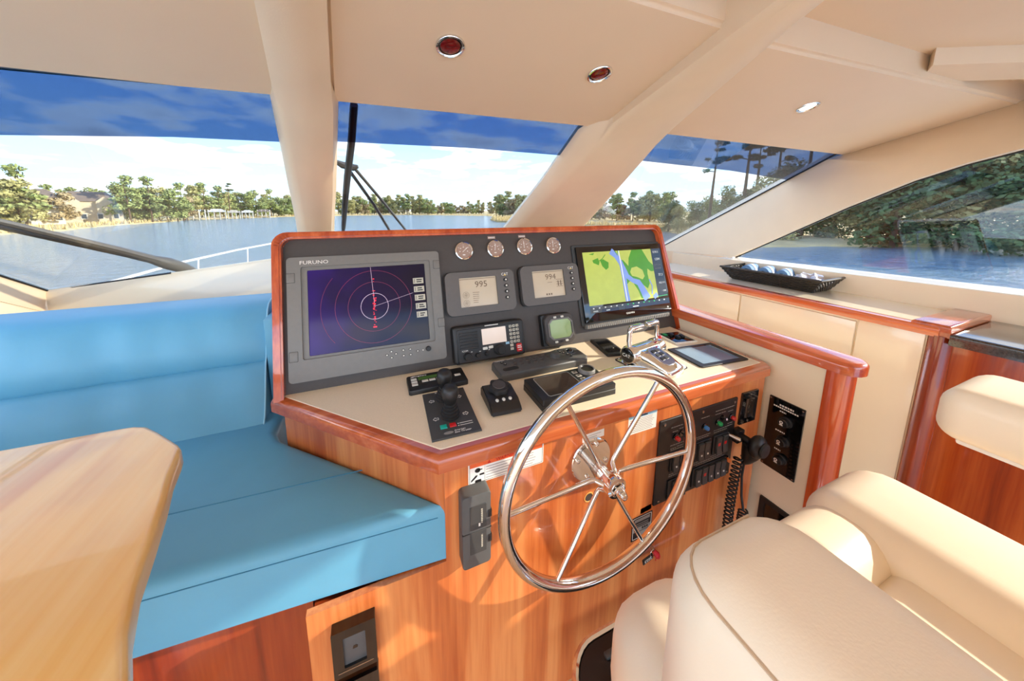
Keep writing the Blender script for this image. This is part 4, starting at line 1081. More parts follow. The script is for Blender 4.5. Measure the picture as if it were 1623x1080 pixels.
for r_ in range(3):
    for c_ in range(2):
        Mx = Matrix.Translation((0, -0.010, 0.0375)) @ Matrix.Rotation(R(17), 4, 'X')
        obj('key', MB().slab(rrect(-0.016 + c_ * 0.018, -0.020 + r_ * 0.0155, -0.004 + c_ * 0.018 + 0.002, -0.009 + r_ * 0.0155, 0.002), 0.003, 0.0050, 0.0006, 1, Mx), 'dark_grey' if (r_ + c_) % 2 else 'black_plastic', kp)

# ---- trim tab rocker panel
tt = thing('trim_tab_switch', 'small white-framed rocker switch plate behind the throttle levers', 'switch', at_top(1.010, 0.768, R(-8)))
obj('frame', R_(-0.045, -0.044, 0.045, 0.044, 0.0, 0.004, 0.001), 'white_gel', tt)
obj('plate', R_(-0.040, -0.039, 0.040, 0.039, 0.0038, 0.0052, 0.0004), 'black_gloss', tt)
for (x, y) in ((-0.012, 0.012), (0.014, -0.008), (-0.006, -0.012)):
    obj('rocker', MB().box((x, y, 0.009), (0.014, 0.018, 0.010), 0.003, Matrix.Rotation(R(14), 3, 'X')), 'black_plastic', tt)
obj('pilot_lamp', R_(-0.034, 0.018, -0.022, 0.032, 0.005, 0.0085, 0.001), 'button_green', tt)

# ---- flush tablet
tb = thing('tablet_screen', 'flat touch screen with painted blue reflection set into the right end of the worktop', 'screen', at_top(0.980, 0.637, R(-5)))
obj('bezel', MB().slab(rrect(-0.094, -0.064, 0.094, 0.064, 0.006), 0.0, 0.004, 0.001, 1), 'black_plastic', tb)
s_ = obj('screen', R_(-0.072, -0.050, 0.072, 0.048, 0.0038, 0.0044), 'tablet_reflection', tb)
obj('status_bar', R_(-0.074, 0.049, 0.074, 0.053, 0.0038, 0.0045), 'black_gloss', tb)

# ================================================================== wheel and front of console
wh = thing('steering_wheel', 'polished stainless steering wheel with six spokes on the console front', 'wheel', frame((0.455, FACE_Y, 0.648), (1, 0, 0), (0, 0, 1), (0, -1, 0)))
N_ = 96
obj('rim', MB().tube([(0.2495 * math.cos(2 * math.pi * k / N_), 0.2495 * math.sin(2 * math.pi * k / N_), 0.061) for k in range(N_)], 0.0125, 14, True), 'chrome', wh)
for k in range(6):
    a = R(-1 + 60 * k)
    c_, s_ = math.cos(a), math.sin(a)
    obj('spoke', MB().tube([(0.014 * c_, 0.014 * s_, 0.078), (0.022 * c_, 0.022 * s_, 0.066), (0.031 * c_, 0.031 * s_, 0.053), (0.040 * c_, 0.040 * s_, 0.0505), (0.060 * c_, 0.060 * s_, 0.051), (0.245 * c_, 0.245 * s_, 0.0605)], 0.0052, 10), 'chrome', wh)
hb = obj('hub', MB().lathe([(0.0, 0.040), (0.0165, 0.042), (0.0185, 0.052), (0.0235, 0.072), (0.0245, 0.080), (0.0235, 0.087), (0.0175, 0.089), (0.0165, 0.086), (0.0, 0.086)], 36), 'chrome', wh)
obj('hub_nut', MB().slab([(0.0135 * math.cos(R(60 * k)), 0.0135 * math.sin(R(60 * k))) for k in range(6)], 0.085, 0.096, 0.001, 1), 'chrome', hb)
obj('hub_cap', MB().lathe([(0.0095, 0.095), (0.0095, 0.102), (0.0070, 0.110), (0.0030, 0.1125), (0.0, 0.113)], 20), 'chrome', hb)
sh = obj('shaft', MB().lathe([(0.0150, 0.003), (0.0150, 0.026), (0.0140, 0.0265), (0.0140, 0.028), (0.0155, 0.0285), (0.0165, 0.046)], 28), 'steel', wh)
pl_ = obj('mounting_plate', MB().lathe([(0.0, 0.0), (0.0550, 0.0), (0.0555, 0.0025), (0.0535, 0.0045), (0.0, 0.0045)], 44), 'chrome', wh)
for a in (75, 165, 255, 345):
    obj('bolt', MB().lathe([(0.0052, 0.004), (0.0050, 0.008), (0.0028, 0.0098), (0.0, 0.010)], 14, Matrix.Translation((0.042 * math.cos(R(a)), 0.042 * math.sin(R(a)), 0))), 'chrome', pl_)

hc = thing('hole_cap', 'small round dark hole with pale rim in the wood below the wheel hub', 'hole', at_face(0.455, 0.544))
obj('rim', MB().lathe([(0.0135, 0.0), (0.0135, 0.0012), (0.0112, 0.0016), (0.0105, 0.0002)], 24), 'wood_table', hc)
obj('cup', MB().slab(disc(0, 0, 0.0108, 22), 0.0001, 0.0006), 'panel_black', hc)

# ---- stickers
wl_ = thing('warning_label', 'white warning sticker with orange band and a seated figure drawing under the worktop edge', 'sticker', at_face(0.2385, 0.7065))
obj('paper', MB().slab(rrect(-0.086, -0.0255, 0.086, 0.0255, 0.003), 0.0, 0.0006), 'white_label', wl_)
obj('border', MB().ring(rrect(-0.0835, -0.0235, 0.0835, 0.0235, 0.002), rrect(-0.0828, -0.0228, 0.0828, 0.0228, 0.002), 0.0005, 0.0008), 'black_print', wl_)
obj('band', R_(-0.0825, 0.0125, 0.0825, 0.0225, 0.0005, 0.0008), 'orange_print', wl_)
text('lettering', 'WARNING', 0.0095, 'red_print', wl_, (0.000, 0.0173, 0.0010), sx=1.15)
mm = MB(); mm.slab([(-0.045, 0.0140), (-0.037, 0.0140), (-0.041, 0.0210)], 0.0007, 0.0011); obj('alert_triangle', mm, 'red_print', wl_)
mm = MB()
for k in range(5):
    for (a, b) in ((-0.048, 0.012), (0.016, 0.078)):
        line2(mm, (a, 0.007 - k * 0.0062), (b - rnd.uniform(0, 0.018), 0.007 - k * 0.0062), 0.0012, 0.0006, 0.0009)
line2(mm, (-0.0505, -0.022), (-0.0505, 0.0120), 0.0004, 0.0006, 0.0009)
obj('fine_print', mm, 'grey_print', wl_)
mm = MB()
mm.slab(disc(-0.066, 0.0045, 0.0060, 18, 0.0050), 0.0006, 0.0010); line2(mm, (-0.066, 0.0055), (-0.056, 0.0050), 0.0022, 0.0006, 0.0010)
mm.slab([(-0.080, -0.0190), (-0.080, -0.0150), (-0.070, -0.0060), (-0.066, -0.0065), (-0.068, -0.0100)], 0.0006, 0.0010)
mm.slab([(-0.062, -0.0080), (-0.062, -0.0045), (-0.052, -0.0040), (-0.052, -0.0080)], 0.0006, 0.0010)
mm.slab([(-0.072, -0.0230), (-0.058, -0.0230), (-0.059, -0.0170), (-0.071, -0.0170)], 0.0006, 0.0010)
obj('pictogram', mm, 'black_print', wl_)
t = thing('white_label', 'narrow plain white sticker just above the wheel mounting plate', 'sticker', at_face(0.459, 0.7085) @ Matrix.Rotation(R(2), 4, 'Z'))
obj('paper', R_(-0.031, -0.0095, 0.031, 0.0095, 0.0, 0.0006), 'white_label', t)
mm = MB()
for k in range(2): line2(mm, (-0.018, 0.003 - k * 0.005), (0.022 - k * 0.012, 0.003 - k * 0.005), 0.0010, 0.0005, 0.0008)
obj('fine_print', mm, 'grey_print', t)
t = thing('notice_label', 'square white notice sticker with pale blue heading left of the switch panel', 'sticker', at_face(0.611, 0.7035))
obj('paper', R_(-0.047, -0.026, 0.047, 0.026, 0.0, 0.0006), 'white_label', t)
obj('band', R_(-0.046, 0.0165, 0.046, 0.025, 0.0005, 0.0008), 'blue_print', t)
strokes(t, -0.014, 0.014, 0.0208, 0.0040, 0.0008, 'black_print')
mm = MB()
for k in range(8): line2(mm, (-0.042, 0.0125 - k * 0.0047), (0.042 - rnd.uniform(0, 0.012), 0.0125 - k * 0.0047), 0.0012, 0.0005, 0.0008)
obj('fine_print', mm, 'grey_print', t)
t = thing('certification_label', 'black and silver certification sticker low under the wheel, partly behind the rim', 'sticker', at_face(0.638, 0.387) @ Matrix.Rotation(R(1), 4, 'Z'))
obj('paper', MB().slab(rrect(-0.036, -0.038, 0.036, 0.036, 0.003), 0.0, 0.0006), 'black_print', t)
obj('border', MB().ring(rrect(-0.032, -0.034, 0.033, 0.032, 0.003), rrect(-0.0305, -0.0325, 0.0315, 0.0305, 0.003), 0.0005, 0.0009), 'white_print', t)
mm = MB()
rect(mm, -0.026, 0.018, 0.027, 0.027, 0.0006, 0.0009)
for k in range(2): line2(mm, (-0.022, 0.011 - k * 0.006), (0.022, 0.011 - k * 0.006), 0.0020, 0.0006, 0.0009)
rect(mm, -0.030, -0.012, 0.030, 0.001, 0.0006, 0.0009); rect(mm, -0.008, -0.030, 0.030, -0.014, 0.0006, 0.0009)
obj('fine_print', mm, 'grey_print', t)
strokes(t, 0.000, 0.022, -0.0055, 0.0060, 0.0009, 'black_print')
t = thing('metal_tag', 'thin bare patch of dull metal tape above the certification sticker', 'tape', at_face(0.648, 0.436) @ Matrix.Rotation(R(4), 4, 'Z'))
obj('tape', R_(-0.019, -0.008, 0.019, 0.008, 0.0, 0.0005), mat('dull_tape', (190, 128, 92), 0.5), t)

# ---- ignition key with tags
ky = thing('boat_key', 'small key with black 2023 tag and red float strap hanging below the sticker', 'key', at_face(0.668, 0.318))
obj('lock', MB().lathe([(0.0095, 0.0), (0.0095, 0.003), (0.006, 0.005), (0.0, 0.005)], 18), 'steel', ky)
obj('key_blade', R_(-0.0015, -0.006, 0.0015, 0.006, 0.004, 0.020, 0.0003), 'steel', ky)
obj('ring', MB().tube([(0.010 * math.cos(2 * math.pi * k / 20), -0.010 + 0.010 * math.sin(2 * math.pi * k / 20), 0.018) for k in range(20)], 0.0009, 6, True), 'steel', ky)
st_ = MB().tube([(0.001, -0.004, 0.018), (0.006, -0.010, 0.024), (0.012, -0.020, 0.022), (0.018, -0.030, 0.018), (0.019, -0.038, 0.014)], [0.005, 0.008, 0.008, 0.007, 0.003], 8)
obj('strap', st_, 'fabric_red', ky)
obj('cord', MB().tube([(0.012, -0.030, 0.018), (0.018, -0.042, 0.014), (0.022, -0.056, 0.010)], 0.0012, 6), 'fabric_red', ky)
tg = MB(); tg.box((-0.016, -0.026, 0.016), (0.036, 0.018, 0.003), 0.001, Matrix.Rotation(R(14), 3, 'Z')); tg_ = obj('tag', tg, 'black_plastic', ky)
text('lettering', '2023', 0.0130, 'white_print', tg_, (-0.016, -0.026, 0.0178), rot=R(14) + math.pi)

# ---- grey two-door box
gb = thing('fuse_box', 'upright dark grey plastic box with two lids next to the settee corner', 'box', at_face(0.1615, 0.601))
obj('case', MB().slab(rrect(-0.030, -0.083, 0.030, 0.083, 0.008), 0.0, 0.028, 0.003, 2), 'slate_grey', gb)
for (y0, y1) in ((0.006, 0.060), (-0.050, 0.001)):
    l_ = obj('lid', MB().slab(rrect(-0.015, y0, 0.020, y1, 0.002), 0.0275, 0.0290, 0.0005, 1), 'dark_grey', gb)
    strokes(l_, y0 + 0.012, y1 - 0.010, 0.010, 0.0030, 0.0290, 'button_pale', vertical=True, gap=0.5)
    obj('latch', R_(0.024, (y0 + y1) / 2 - 0.008, 0.031, (y0 + y1) / 2 + 0.008, 0.018, 0.030, 0.001), 'black_plastic', gb)
obj('logo', R_(0.003, 0.012, 0.0065, 0.019, 0.0289, 0.0294), 'white_print', gb)
obj('split_line', R_(-0.0302, -0.0005, 0.0302, 0.0015, 0.010, 0.0283), 'black_plastic', gb)

# ---- switch panel
sp_ = thing('switch_panel', 'black switch panel with coloured push buttons and rocker switches right of the wheel', 'switch panel', at_face(0.822, 0.565))
obj('plate', MB().slab(rrect(-0.153, -0.126, 0.153, 0.126, 0.003), 0.0, 0.0045, 0.001, 1), 'black_plastic', sp_)
for (x, y) in ((-0.137, 0.114), (0.006, 0.116), (0.139, 0.114), (0.006, -0.117), (-0.137, -0.117), (0.139, -0.117)):
    obj('screw', MB().lathe([(0.0042, 0.004), (0.0040, 0.0062), (0.0, 0.0068)], 12, Matrix.Translation((x, y, 0))), 'steel', sp_)
for (x, y, m_) in ((-0.094, 0.067, 'button_red'), (0.017, 0.068, 'button_blue'), (0.072, 0.067, 'button_green'), (0.130, 0.069, 'button_red'), (0.131, -0.068, 'button_orange')):
    b_ = obj('push_button', MB().lathe([(0.0098, 0.004), (0.0098, 0.0075), (0.0080, 0.0085), (0.0, 0.0085)], 20, Matrix.Translation((x, y, 0))), 'black_gloss', sp_)
    obj('button_cap', MB().lathe([(0.0060, 0.008), (0.0060, 0.0155), (0.0045, 0.0175), (0.0, 0.0175)], 18, Matrix.Translation((x, y, 0))), m_, b_)
for (x, y) in ((-0.073, 0.074), (0.090, 0.077)):
    b_ = obj('toggle', MB().lathe([(0.0085, 0.004), (0.0085, 0.0075), (0.0, 0.008)], 16, Matrix.Translation((x, y, 0))), 'black_gloss', sp_)
    obj('toggle_bat', MB().tube([(x, y, 0.007), (x - 0.002, y + 0.004, 0.019)], [0.0022, 0.0030], 8), 'chrome', b_)
def rocker_bank(x0, x1, y0, y1, xs, reds=()):
    f_ = obj('rocker_frame', MB().slab(rrect(x0, y0, x1, y1, 0.003), 0.004, 0.0085, 0.001, 1), 'black_plastic', sp_)
    for x in xs:
        m = MB(); w_ = 0.0105; pr = [(y0 + 0.004, 0.008), (y0 + 0.004, 0.0165), ((y0 + y1) / 2, 0.0115), (y1 - 0.004, 0.0145), (y1 - 0.004, 0.008)]
        A_ = [m.bm.verts.new((x - w_, a, b)) for a, b in pr]; B_ = [m.bm.verts.new((x + w_, a, b)) for a, b in pr]
        m.bm.faces.new(A_); m.bm.faces.new(B_[::-1])
        for k in range(5): m.bm.faces.new((A_[k], A_[(k + 1) % 5], B_[(k + 1) % 5], B_[k]))
        bmesh.ops.bevel(m.bm, geom=list(m.bm.edges), offset=0.0012, segments=1, affect='EDGES')
        obj('rocker', m, 'dark_grey', f_)
        if x in reds: obj('rocker_lens', R_(x - 0.004, (y0 + y1) / 2 - 0.002, x + 0.005, (y0 + y1) / 2 + 0.007, 0.0118, 0.0128), 'button_red', f_)
        else: obj('rocker_print', R_(x - 0.002, (y0 + y1) / 2 - 0.012, x + 0.003, (y0 + y1) / 2 - 0.008, 0.0128, 0.0145), 'white_print', f_)
rocker_bank(-0.107, -0.052, -0.036, 0.022, (-0.091, -0.066), (-0.066,))
rocker_bank(-0.012, 0.048, -0.034, 0.026, (0.006, 0.031))
rocker_bank(0.060, 0.122, -0.034, 0.026, (0.080, 0.106), (0.080, 0.106))
rocker_bank(-0.108, -0.040, -0.120, -0.060, (-0.083, -0.057), (-0.083,))
rocker_bank(-0.014, 0.128, -0.116, -0.056, (0.006, 0.032, 0.058, 0.086, 0.111), (0.032,))
lv = obj('toggle', MB().lathe([(0.0075, 0.004), (0.0075, 0.008), (0.0, 0.009)], 14, Matrix.Translation((0.124, 0.016, 0))), 'steel', sp_)
obj('toggle_bat', MB().tube([(0.124, 0.016, 0.008), (0.130, 0.014, 0.020), (0.137, 0.012, 0.032)], [0.0045, 0.0058, 0.0062], 10), 'steel', lv)
mm = MB()
def tinyrow(x0, x1, y, w=0.0016):
    x = x0
    while x < x1:
        L_ = rnd.uniform(0.004, 0.009); line2(mm, (x, y), (min(x + L_, x1), y), w, 0.0045, 0.0049); x += L_ + 0.0022
for a in ((-0.112, -0.055, 0.098), (-0.105, -0.085, 0.084), (-0.082, -0.060, 0.088), (-0.110, -0.060, 0.044), (-0.108, -0.088, 0.034), (-0.084, -0.060, 0.036), (-0.107, -0.060, 0.029), (0.002, 0.034, 0.096), (0.060, 0.140, 0.103), (0.060, 0.084, 0.093), (0.086, 0.104, 0.093), (0.115, 0.135, 0.090), (-0.010, 0.046, 0.040), (-0.006, 0.040, 0.034), (0.060, 0.118, 0.042), (0.062, 0.118, 0.035), (0.118, 0.140, 0.050), (0.118, 0.140, 0.043), (-0.010, 0.120, -0.040), (-0.010, 0.110, -0.046), (-0.105, -0.045, -0.045), (-0.105, -0.045, -0.051), (0.000, 0.120, -0.052)):
    tinyrow(*a)
obj('fine_print', mm, 'grey_print', sp_)

# ---- breaker switch
br = thing('breaker_switch', 'narrow black breaker switch at the upper right corner of the console front', 'switch', at_face(1.031, 0.646) @ Matrix.Rotation(R(-1), 4, 'Z'))
obj('plate', MB().slab(rrect(-0.037, -0.051, 0.037, 0.051, 0.002), 0.0, 0.0060, 0.0012, 1), 'black_gloss', br)
obj('window', R_(-0.018, -0.031, 0.018, 0.031, 0.0055, 0.0075, 0.0006), 'screen_brown', br)
obj('rocker', R_(-0.008, -0.028, 0.008, -0.018, 0.007, 0.011, 0.001), 'black_plastic', br)
for y in (0.043, -0.043): obj('screw', MB().lathe([(0.0038, 0.0055), (0.0036, 0.0072), (0.0, 0.0078)], 12, Matrix.Translation((0, y, 0))), 'steel', br)

# ---- hand microphone on its clip with a coiled cord
mc = thing('hand_microphone', 'black hand microphone with coiled cord hanging at the right edge of the console', 'microphone', at_face(0.985, 0.57))
obj('clip', MB().box((0.0, 0.0, 0.010), (0.030, 0.040, 0.020), 0.003), 'black_plastic', mc)
b_ = obj('body', MB().ball((0.0, 0.0, 0.062), 0.030, 20, (1.0, 1.15, 0.62)).tube([(0, -0.004, 0.050), (0.002, -0.035, 0.046), (0.003, -0.062, 0.038), (0.003, -0.075, 0.034)], [0.024, 0.021, 0.013, 0.006], 16), 'black_plastic', mc, smooth=60)
obj('grille', MB().lathe([(0.022, 0.0), (0.020, 0.004), (0.012, 0.0065), (0.0, 0.007)], 22, Matrix.Translation((0.0, 0.0, 0.078))), 'black_rubber', b_)
obj('stud', MB().cyl((0, 0.002, 0.018), (0, 0.002, 0.050), 0.010), 'black_plastic', mc)
co = []
NT = 26
for k in range(NT * 10):
    t_ = k / (NT * 10 - 1); a = 2 * math.pi * k / 10
    cx = -0.012 - 0.012 * math.sin(t_ * math.pi); cz = -0.055 - 0.36 * t_
    co.append((cx + 0.0105 * math.cos(a), cz, 0.026 + 0.0105 * math.sin(a)))
obj('coiled_cord', MB().tube(co, 0.0027, 6), 'black_rubber', mc)
co = []
for k in range(22 * 10):
    t_ = k / 219; a = 2 * math.pi * k / 10
    co.append((-0.006 + 0.010 * math.sin(t_ * 3) + 0.0105 * math.cos(a), -0.215 - 0.24 * t_, 0.052 - 0.02 * t_ + 0.0105 * math.sin(a)))
obj('coiled_cord', MB().tube(co, 0.0027, 6), 'black_rubber', mc)
obj('cord', MB().tube([(0.003, -0.072, 0.034), (0.004, -0.12, 0.032), (0.000, -0.18, 0.040), (-0.006, -0.215, 0.052)], 0.0032, 8), 'black_rubber', mc)

# ---- sockets low on the console
for (x, z, lab, full) in ((-0.072, 0.436, 'square black wall socket with grey flap low on the console front', True), (-0.072, 0.315, 'black wall switch plate at the bottom edge below the grey flap socket', False)):
    t = thing('wall_socket', lab, 'socket', at_face(x, z), 'sockets low on the console')
    obj('frame', MB().ring(rrect(-0.037, -0.051, 0.037, 0.051, 0.002), rrect(-0.019, -0.033, 0.019, 0.033, 0.002), 0.0, 0.018), 'black_gloss', t)
    if full:
        f_ = obj('flap', R_(-0.020, -0.034, 0.020, 0.034, 0.001, 0.0135, 0.001), 'slate_grey', t)
        obj('keyhole', MB().slab([(-0.004, -0.003), (0.004, -0.003), (0.005, 0.001), (0.002, 0.004), (-0.003, 0.003)], 0.0133, 0.0140), 'black_gloss', f_)
        obj('groove', R_(-0.030, -0.0405, 0.030, -0.0385, 0.0178, 0.0186), 'steel', t)
    else:
        f_ = obj('rocker', R_(-0.020, -0.034, 0.020, 0.034, 0.001, 0.0150, 0.002), 'black_plastic', t)
        obj('screw', MB().lathe([(0.0035, 0.0175), (0.0033, 0.019), (0.0, 0.0195)], 12, Matrix.Translation((0, 0.043, 0))), 'steel', t)

# ---- knob panel and black hatch on the side wall
kp = thing('knob_panel', 'black control plate with three black knobs on the cream wall beside the console', 'control panel', at_side(0.481, 0.556))
obj('plate', MB().slab(rrect(-0.043, -0.116, 0.043, 0.116, 0.002), 0.0, 0.0040, 0.0008, 1), 'black_gloss', kp)
for (x, y) in ((-0.038, 0.110), (0.038, 0.110), (-0.038, -0.110), (0.038, -0.110)):
    obj('screw', MB().lathe([(0.0026, 0.0035), (0.0025, 0.0052), (0.0, 0.0056)], 10, Matrix.Translation((x, y, 0))), 'steel', kp)
strokes(kp, -0.016, 0.018, 0.0985, 0.0050, 0.0040); strokes(kp, -0.030, 0.030, 0.0905, 0.0042, 0.0040)
for (y, s_) in ((0.054, 'PORT'), (-0.009, 'CENTER'), (-0.069, 'STBD')):
    k_ = obj('knob', MB().lathe([(0.0165, 0.0035), (0.0160, 0.0070), (0.0128, 0.0080), (0.0122, 0.0200), (0.0108, 0.0215), (0.0, 0.0215)], 28, Matrix.Translation((0.004, y, 0))), 'black_plastic', kp)
    kp_ = MB().ring(disc(0.001, y + 0.002, 0.0044, 16), disc(0.001, y + 0.002, 0.0022, 16), 0.0213, 0.0220); kp_.slab([(-0.003, y - 0.0075), (0.006, y - 0.0075), (0.004, y - 0.0030), (-0.002, y - 0.0030)], 0.0213, 0.0220)
    obj('knob_print', kp_, 'white_print', k_)
    strokes(kp, -0.006 - len(s_) * 0.0019, -0.006 + len(s_) * 0.0019, y + 0.026, 0.0040, 0.0040)
bh = thing('speaker_grille', 'black square hatch low on the cream wall, half hidden by the chair', 'grille', at_side(0.455, 0.275))
obj('frame', MB().ring(rrect(-0.056, -0.056, 0.056, 0.056, 0.002), rrect(-0.042, -0.042, 0.042, 0.042, 0.002), 0.0, 0.006), 'black_plastic', bh)
obj('panel', R_(-0.0425, -0.0425, 0.0425, 0.0425, 0.0, 0.0030), 'black_gloss', bh)

# ================================================================== basket on the side shelf
bs = thing('wicker_basket', 'shallow dark wicker basket on the shelf under the side window', 'basket', Matrix.Translation((1.905, 0.928, 0.866)) @ Matrix.Rotation(R(2), 4, 'Z'))
B0, B1 = (0.085, 0.165), (0.128, 0.205)
obj('bottom', R_(-B0[0], -B0[1], B0[0], B0[1], 0.0, 0.004), 'wicker', bs)
def bpt(s, h, out=0.0):
    """point on the basket wall: s runs round the perimeter 0..4, h up the wall 0..1"""
    a = B0[0] + (B1[0] - B0[0]) * h + out; b = B0[1] + (B1[1] - B0[1]) * h + out; z = 0.003 + 0.062 * h
    k = int(s) % 4; f = s - int(s)
    c = [(-a, -b), (a, -b), (a, b), (-a, b)]
    p, q = c[k], c[(k + 1) % 4]
    return (p[0] + (q[0] - p[0]) * f, p[1] + (q[1] - p[1]) * f, z)
for r_ in range(9):
    h = 0.04 + r_ * 0.105
    obj('woven_strand', MB().tube([bpt(4 * k / 160, h, 0.0024 * (1 if (k // 2 + r_) % 2 else -1)) for k in range(160)], 0.0034, 5, True), 'wicker', bs)
stk = [0.06 + q * (0.88 / 9) for q in range(10)]
for k in range(4):
    for f in (stk if k % 2 else [0.08 + q * 0.14 for q in range(7)]):
        obj('stake', MB().tube([bpt(k + f, 0.0), bpt(k + f, 0.5), bpt(k + f, 1.0)], 0.0026, 5), 'wicker', bs)
obj('rim', MB().tube([bpt(4 * k / 40, 1.0) for k in range(40)], 0.0055, 7, True), 'wicker', bs)
for k, (y, l_) in enumerate(((0.125, 'leftmost'), (0.050, 'middle'), (-0.025, 'rightmost'))):
    t = thing('rolled_cloth', '%s of the three light blue striped rolled cloths in the basket' % l_, 'cloth', bs.matrix_world @ Matrix.Translation((-0.005, y, 0.006)) @ Matrix.Rotation(R(12), 4, 'Z'), 'rolled blue cloths in the basket')
    rows = []; rows2 = []
    for i in range(13):
        a = math.pi * i / 12
        yy = 0.034 * math.cos(a); zz = 0.072 * math.sin(a) + 0.004
        rows.append([Vector((-0.065, yy, zz)), Vector((0.065, yy * 0.9, zz * 0.95)), Vector((0.065, yy * 0.75, max(0.002, zz * 0.8 - 0.004))), Vector((-0.065, yy * 0.8, max(0.002, zz * 0.82 - 0.004)))])
        rows2.append([Vector((-0.02, yy * 1.01, zz * 1.015 + 0.0008)), Vector((0.012, yy * 0.995, zz * 1.0 + 0.0008)), Vector((0.012, yy * 0.96, zz * 0.985)), Vector((-0.02, yy * 0.97, zz * 0.99))])
    obj('cloth', loft(rows, True), 'cloth_blue', t, smooth=60)
    obj('stripe', loft(rows2, True), 'cloth_stripe', t, smooth=60)
fb = MB()
bmesh.ops.create_icosphere(fb.bm, subdivisions=3, radius=0.05)
rf = random.Random(5)
for v in fb.bm.verts:
    k = 1 + rf.uniform(-0.22, 0.22); v.co = Vector((v.co.x * 1.3 * k, v.co.y * 1.0 * k, max(-0.022, v.co.z * 0.75 * k)))
ob_ = obj('foil_bag', fb, 'foil', None, flat=True)
ob_.matrix_world = bs.matrix_world @ Matrix.Translation((0.0, -0.115, 0.036))
tag(ob_, 'crumpled silver plastic bag at the near end of the basket', 'bag')

# ================================================================== outside
WATER_Z = -2.3
def hd(h, D, z=0.0):
    """point at heading h (degrees to starboard of the bow) and distance D"""
    return Vector((D * math.sin(R(h)), D * math.cos(R(h)), z))

def water_mat():
    m = bpy.data.materials.new('river_water'); m.use_nodes = True
    t = m.node_tree; b = t.nodes['Principled BSDF']
    tc = t.nodes.new('ShaderNodeTexCoord')
    n1 = t.nodes.new('ShaderNodeTexNoise'); n1.inputs['Scale'].default_value = 0.55; n1.inputs['Detail'].default_value = 6; n1.inputs['Roughness'].default_value = 0.65
    mp_ = t.nodes.new('ShaderNodeMapping'); mp_.inputs['Scale'].default_value = (1.0, 2.6, 1.0); mp_.inputs['Rotation'].default_value = (0, 0, R(-25))
    t.links.new(tc.outputs['Object'], mp_.inputs[0]); t.links.new(mp_.outputs[0], n1.inputs['Vector'])
    bp = t.nodes.new('ShaderNodeBump'); bp.inputs['Strength'].default_value = 0.9; bp.inputs['Distance'].default_value = 0.35
    t.links.new(n1.outputs['Fac'], bp.inputs['Height']); t.links.new(bp.outputs[0], b.inputs['Normal'])
    b.inputs['Base Color'].default_value = (0.22, 0.33, 0.40, 1); b.inputs['Roughness'].default_value = 0.12; b.inputs['IOR'].default_value = 1.33
    MATS['river_water'] = m
water_mat()
mat('marsh_ground', (214, 190, 134), 0.95, var=0.25, scale=0.35, bump=0.6, bscale=2.0)
mat('marsh_grass', (222, 198, 140), 0.9, var=0.25, scale=0.8)
mat('leaf_green', (148, 158, 96), 0.8, var=0.4, scale=1.2)
mat('leaf_olive', (176, 170, 112), 0.8, var=0.35, scale=1.0)
mat('leaf_dark', (84, 108, 62), 0.8, var=0.45, scale=0.9)
mat('leaf_rust', (178, 158, 118), 0.8, var=0.35, scale=1.0)
mat('bark', (96, 78, 62), 0.9, var=0.25, scale=3)
mat('house_wall', (226, 220, 206), 0.8, var=0.03)
mat('house_wall_tan', (196, 182, 158), 0.8, var=0.03)
mat('house_roof', (128, 112, 98), 0.85, var=0.12, scale=2)
mat('house_glass', (60, 70, 80), 0.2)
mat('dock_wood', (188, 176, 156), 0.85, var=0.1, scale=2)
mat('dock_white', (206, 202, 192), 0.6, var=0.04)
mat('wiper_black', (36, 35, 34), 0.45)
mat('wiper_grey', (74, 70, 66), 0.4)
mat('deck_white', (226, 224, 216), 0.5)

struct('water', MB().box((0, 300, WATER_Z - 0.05), (2400, 2000, 0.1)), 'river_water')
shore = [(-75, 45), (-55, 55), (-36.6, 86), (-33, 94), (-28.4, 124), (-25.3, 142), (-23, 165), (-15, 200), (-11, 222), (-4.7, 246), (5, 266), (12, 242), (22, 200), (30, 190), (33, 104), (36.5, 77), (44, 70), (50, 60), (55, 47), (62, 40), (70, 47), (82, 60), (100, 64), (125, 60)]
g_ = MB(); A_ = []; B_ = []
rs = random.Random(3)
fine = []
for (h0, d0), (h1, d1) in zip(shore[:-1], shore[1:]):
    n = max(2, int((h1 - h0) / 1.2))
    for k in range(n):
        f = k / n; fine.append((h0 + (h1 - h0) * f, (d0 + (d1 - d0) * f) * (1 + rs.uniform(-0.012, 0.012))))
rowsg = [[hd(h, d * 0.995, WATER_Z - 0.1) for h, d in fine], [hd(h, d, WATER_Z + 0.16) for h, d in fine], [hd(h, d * 1.08 + 2, WATER_Z + 0.35) for h, d in fine], [hd(h, 700, WATER_Z + 2.0) for h, d in fine]]
struct('ground', loft(rowsg), 'marsh_ground')
isl = thing('marsh_island', 'low grassy point of marsh reaching into the river', 'marsh')
obj('mound', MB().slab([tuple(hd(h, d)[:2]) for h, d in ((20.6, 118), (22, 96), (25, 92), (29, 98), (31, 120), (26, 150), (21.5, 148))][::-1], WATER_Z - 0.1, WATER_Z + 0.5, 0.2, 2), 'marsh_ground', isl)
gr = MB()
def tuft(p, s):
    for k in range(4):
        a = rs.uniform(0, 6.28); w_ = 0.16 * s; q = p + Vector((rs.uniform(-0.5, 0.5), rs.uniform(-0.5, 0.5), 0))
        gr.poly([q + Vector((math.cos(a) * w_, math.sin(a) * w_, 0)), q - Vector((math.cos(a) * w_, math.sin(a) * w_, 0)), q + Vector((rs.uniform(-0.3, 0.3), rs.uniform(-0.3, 0.3), s))])
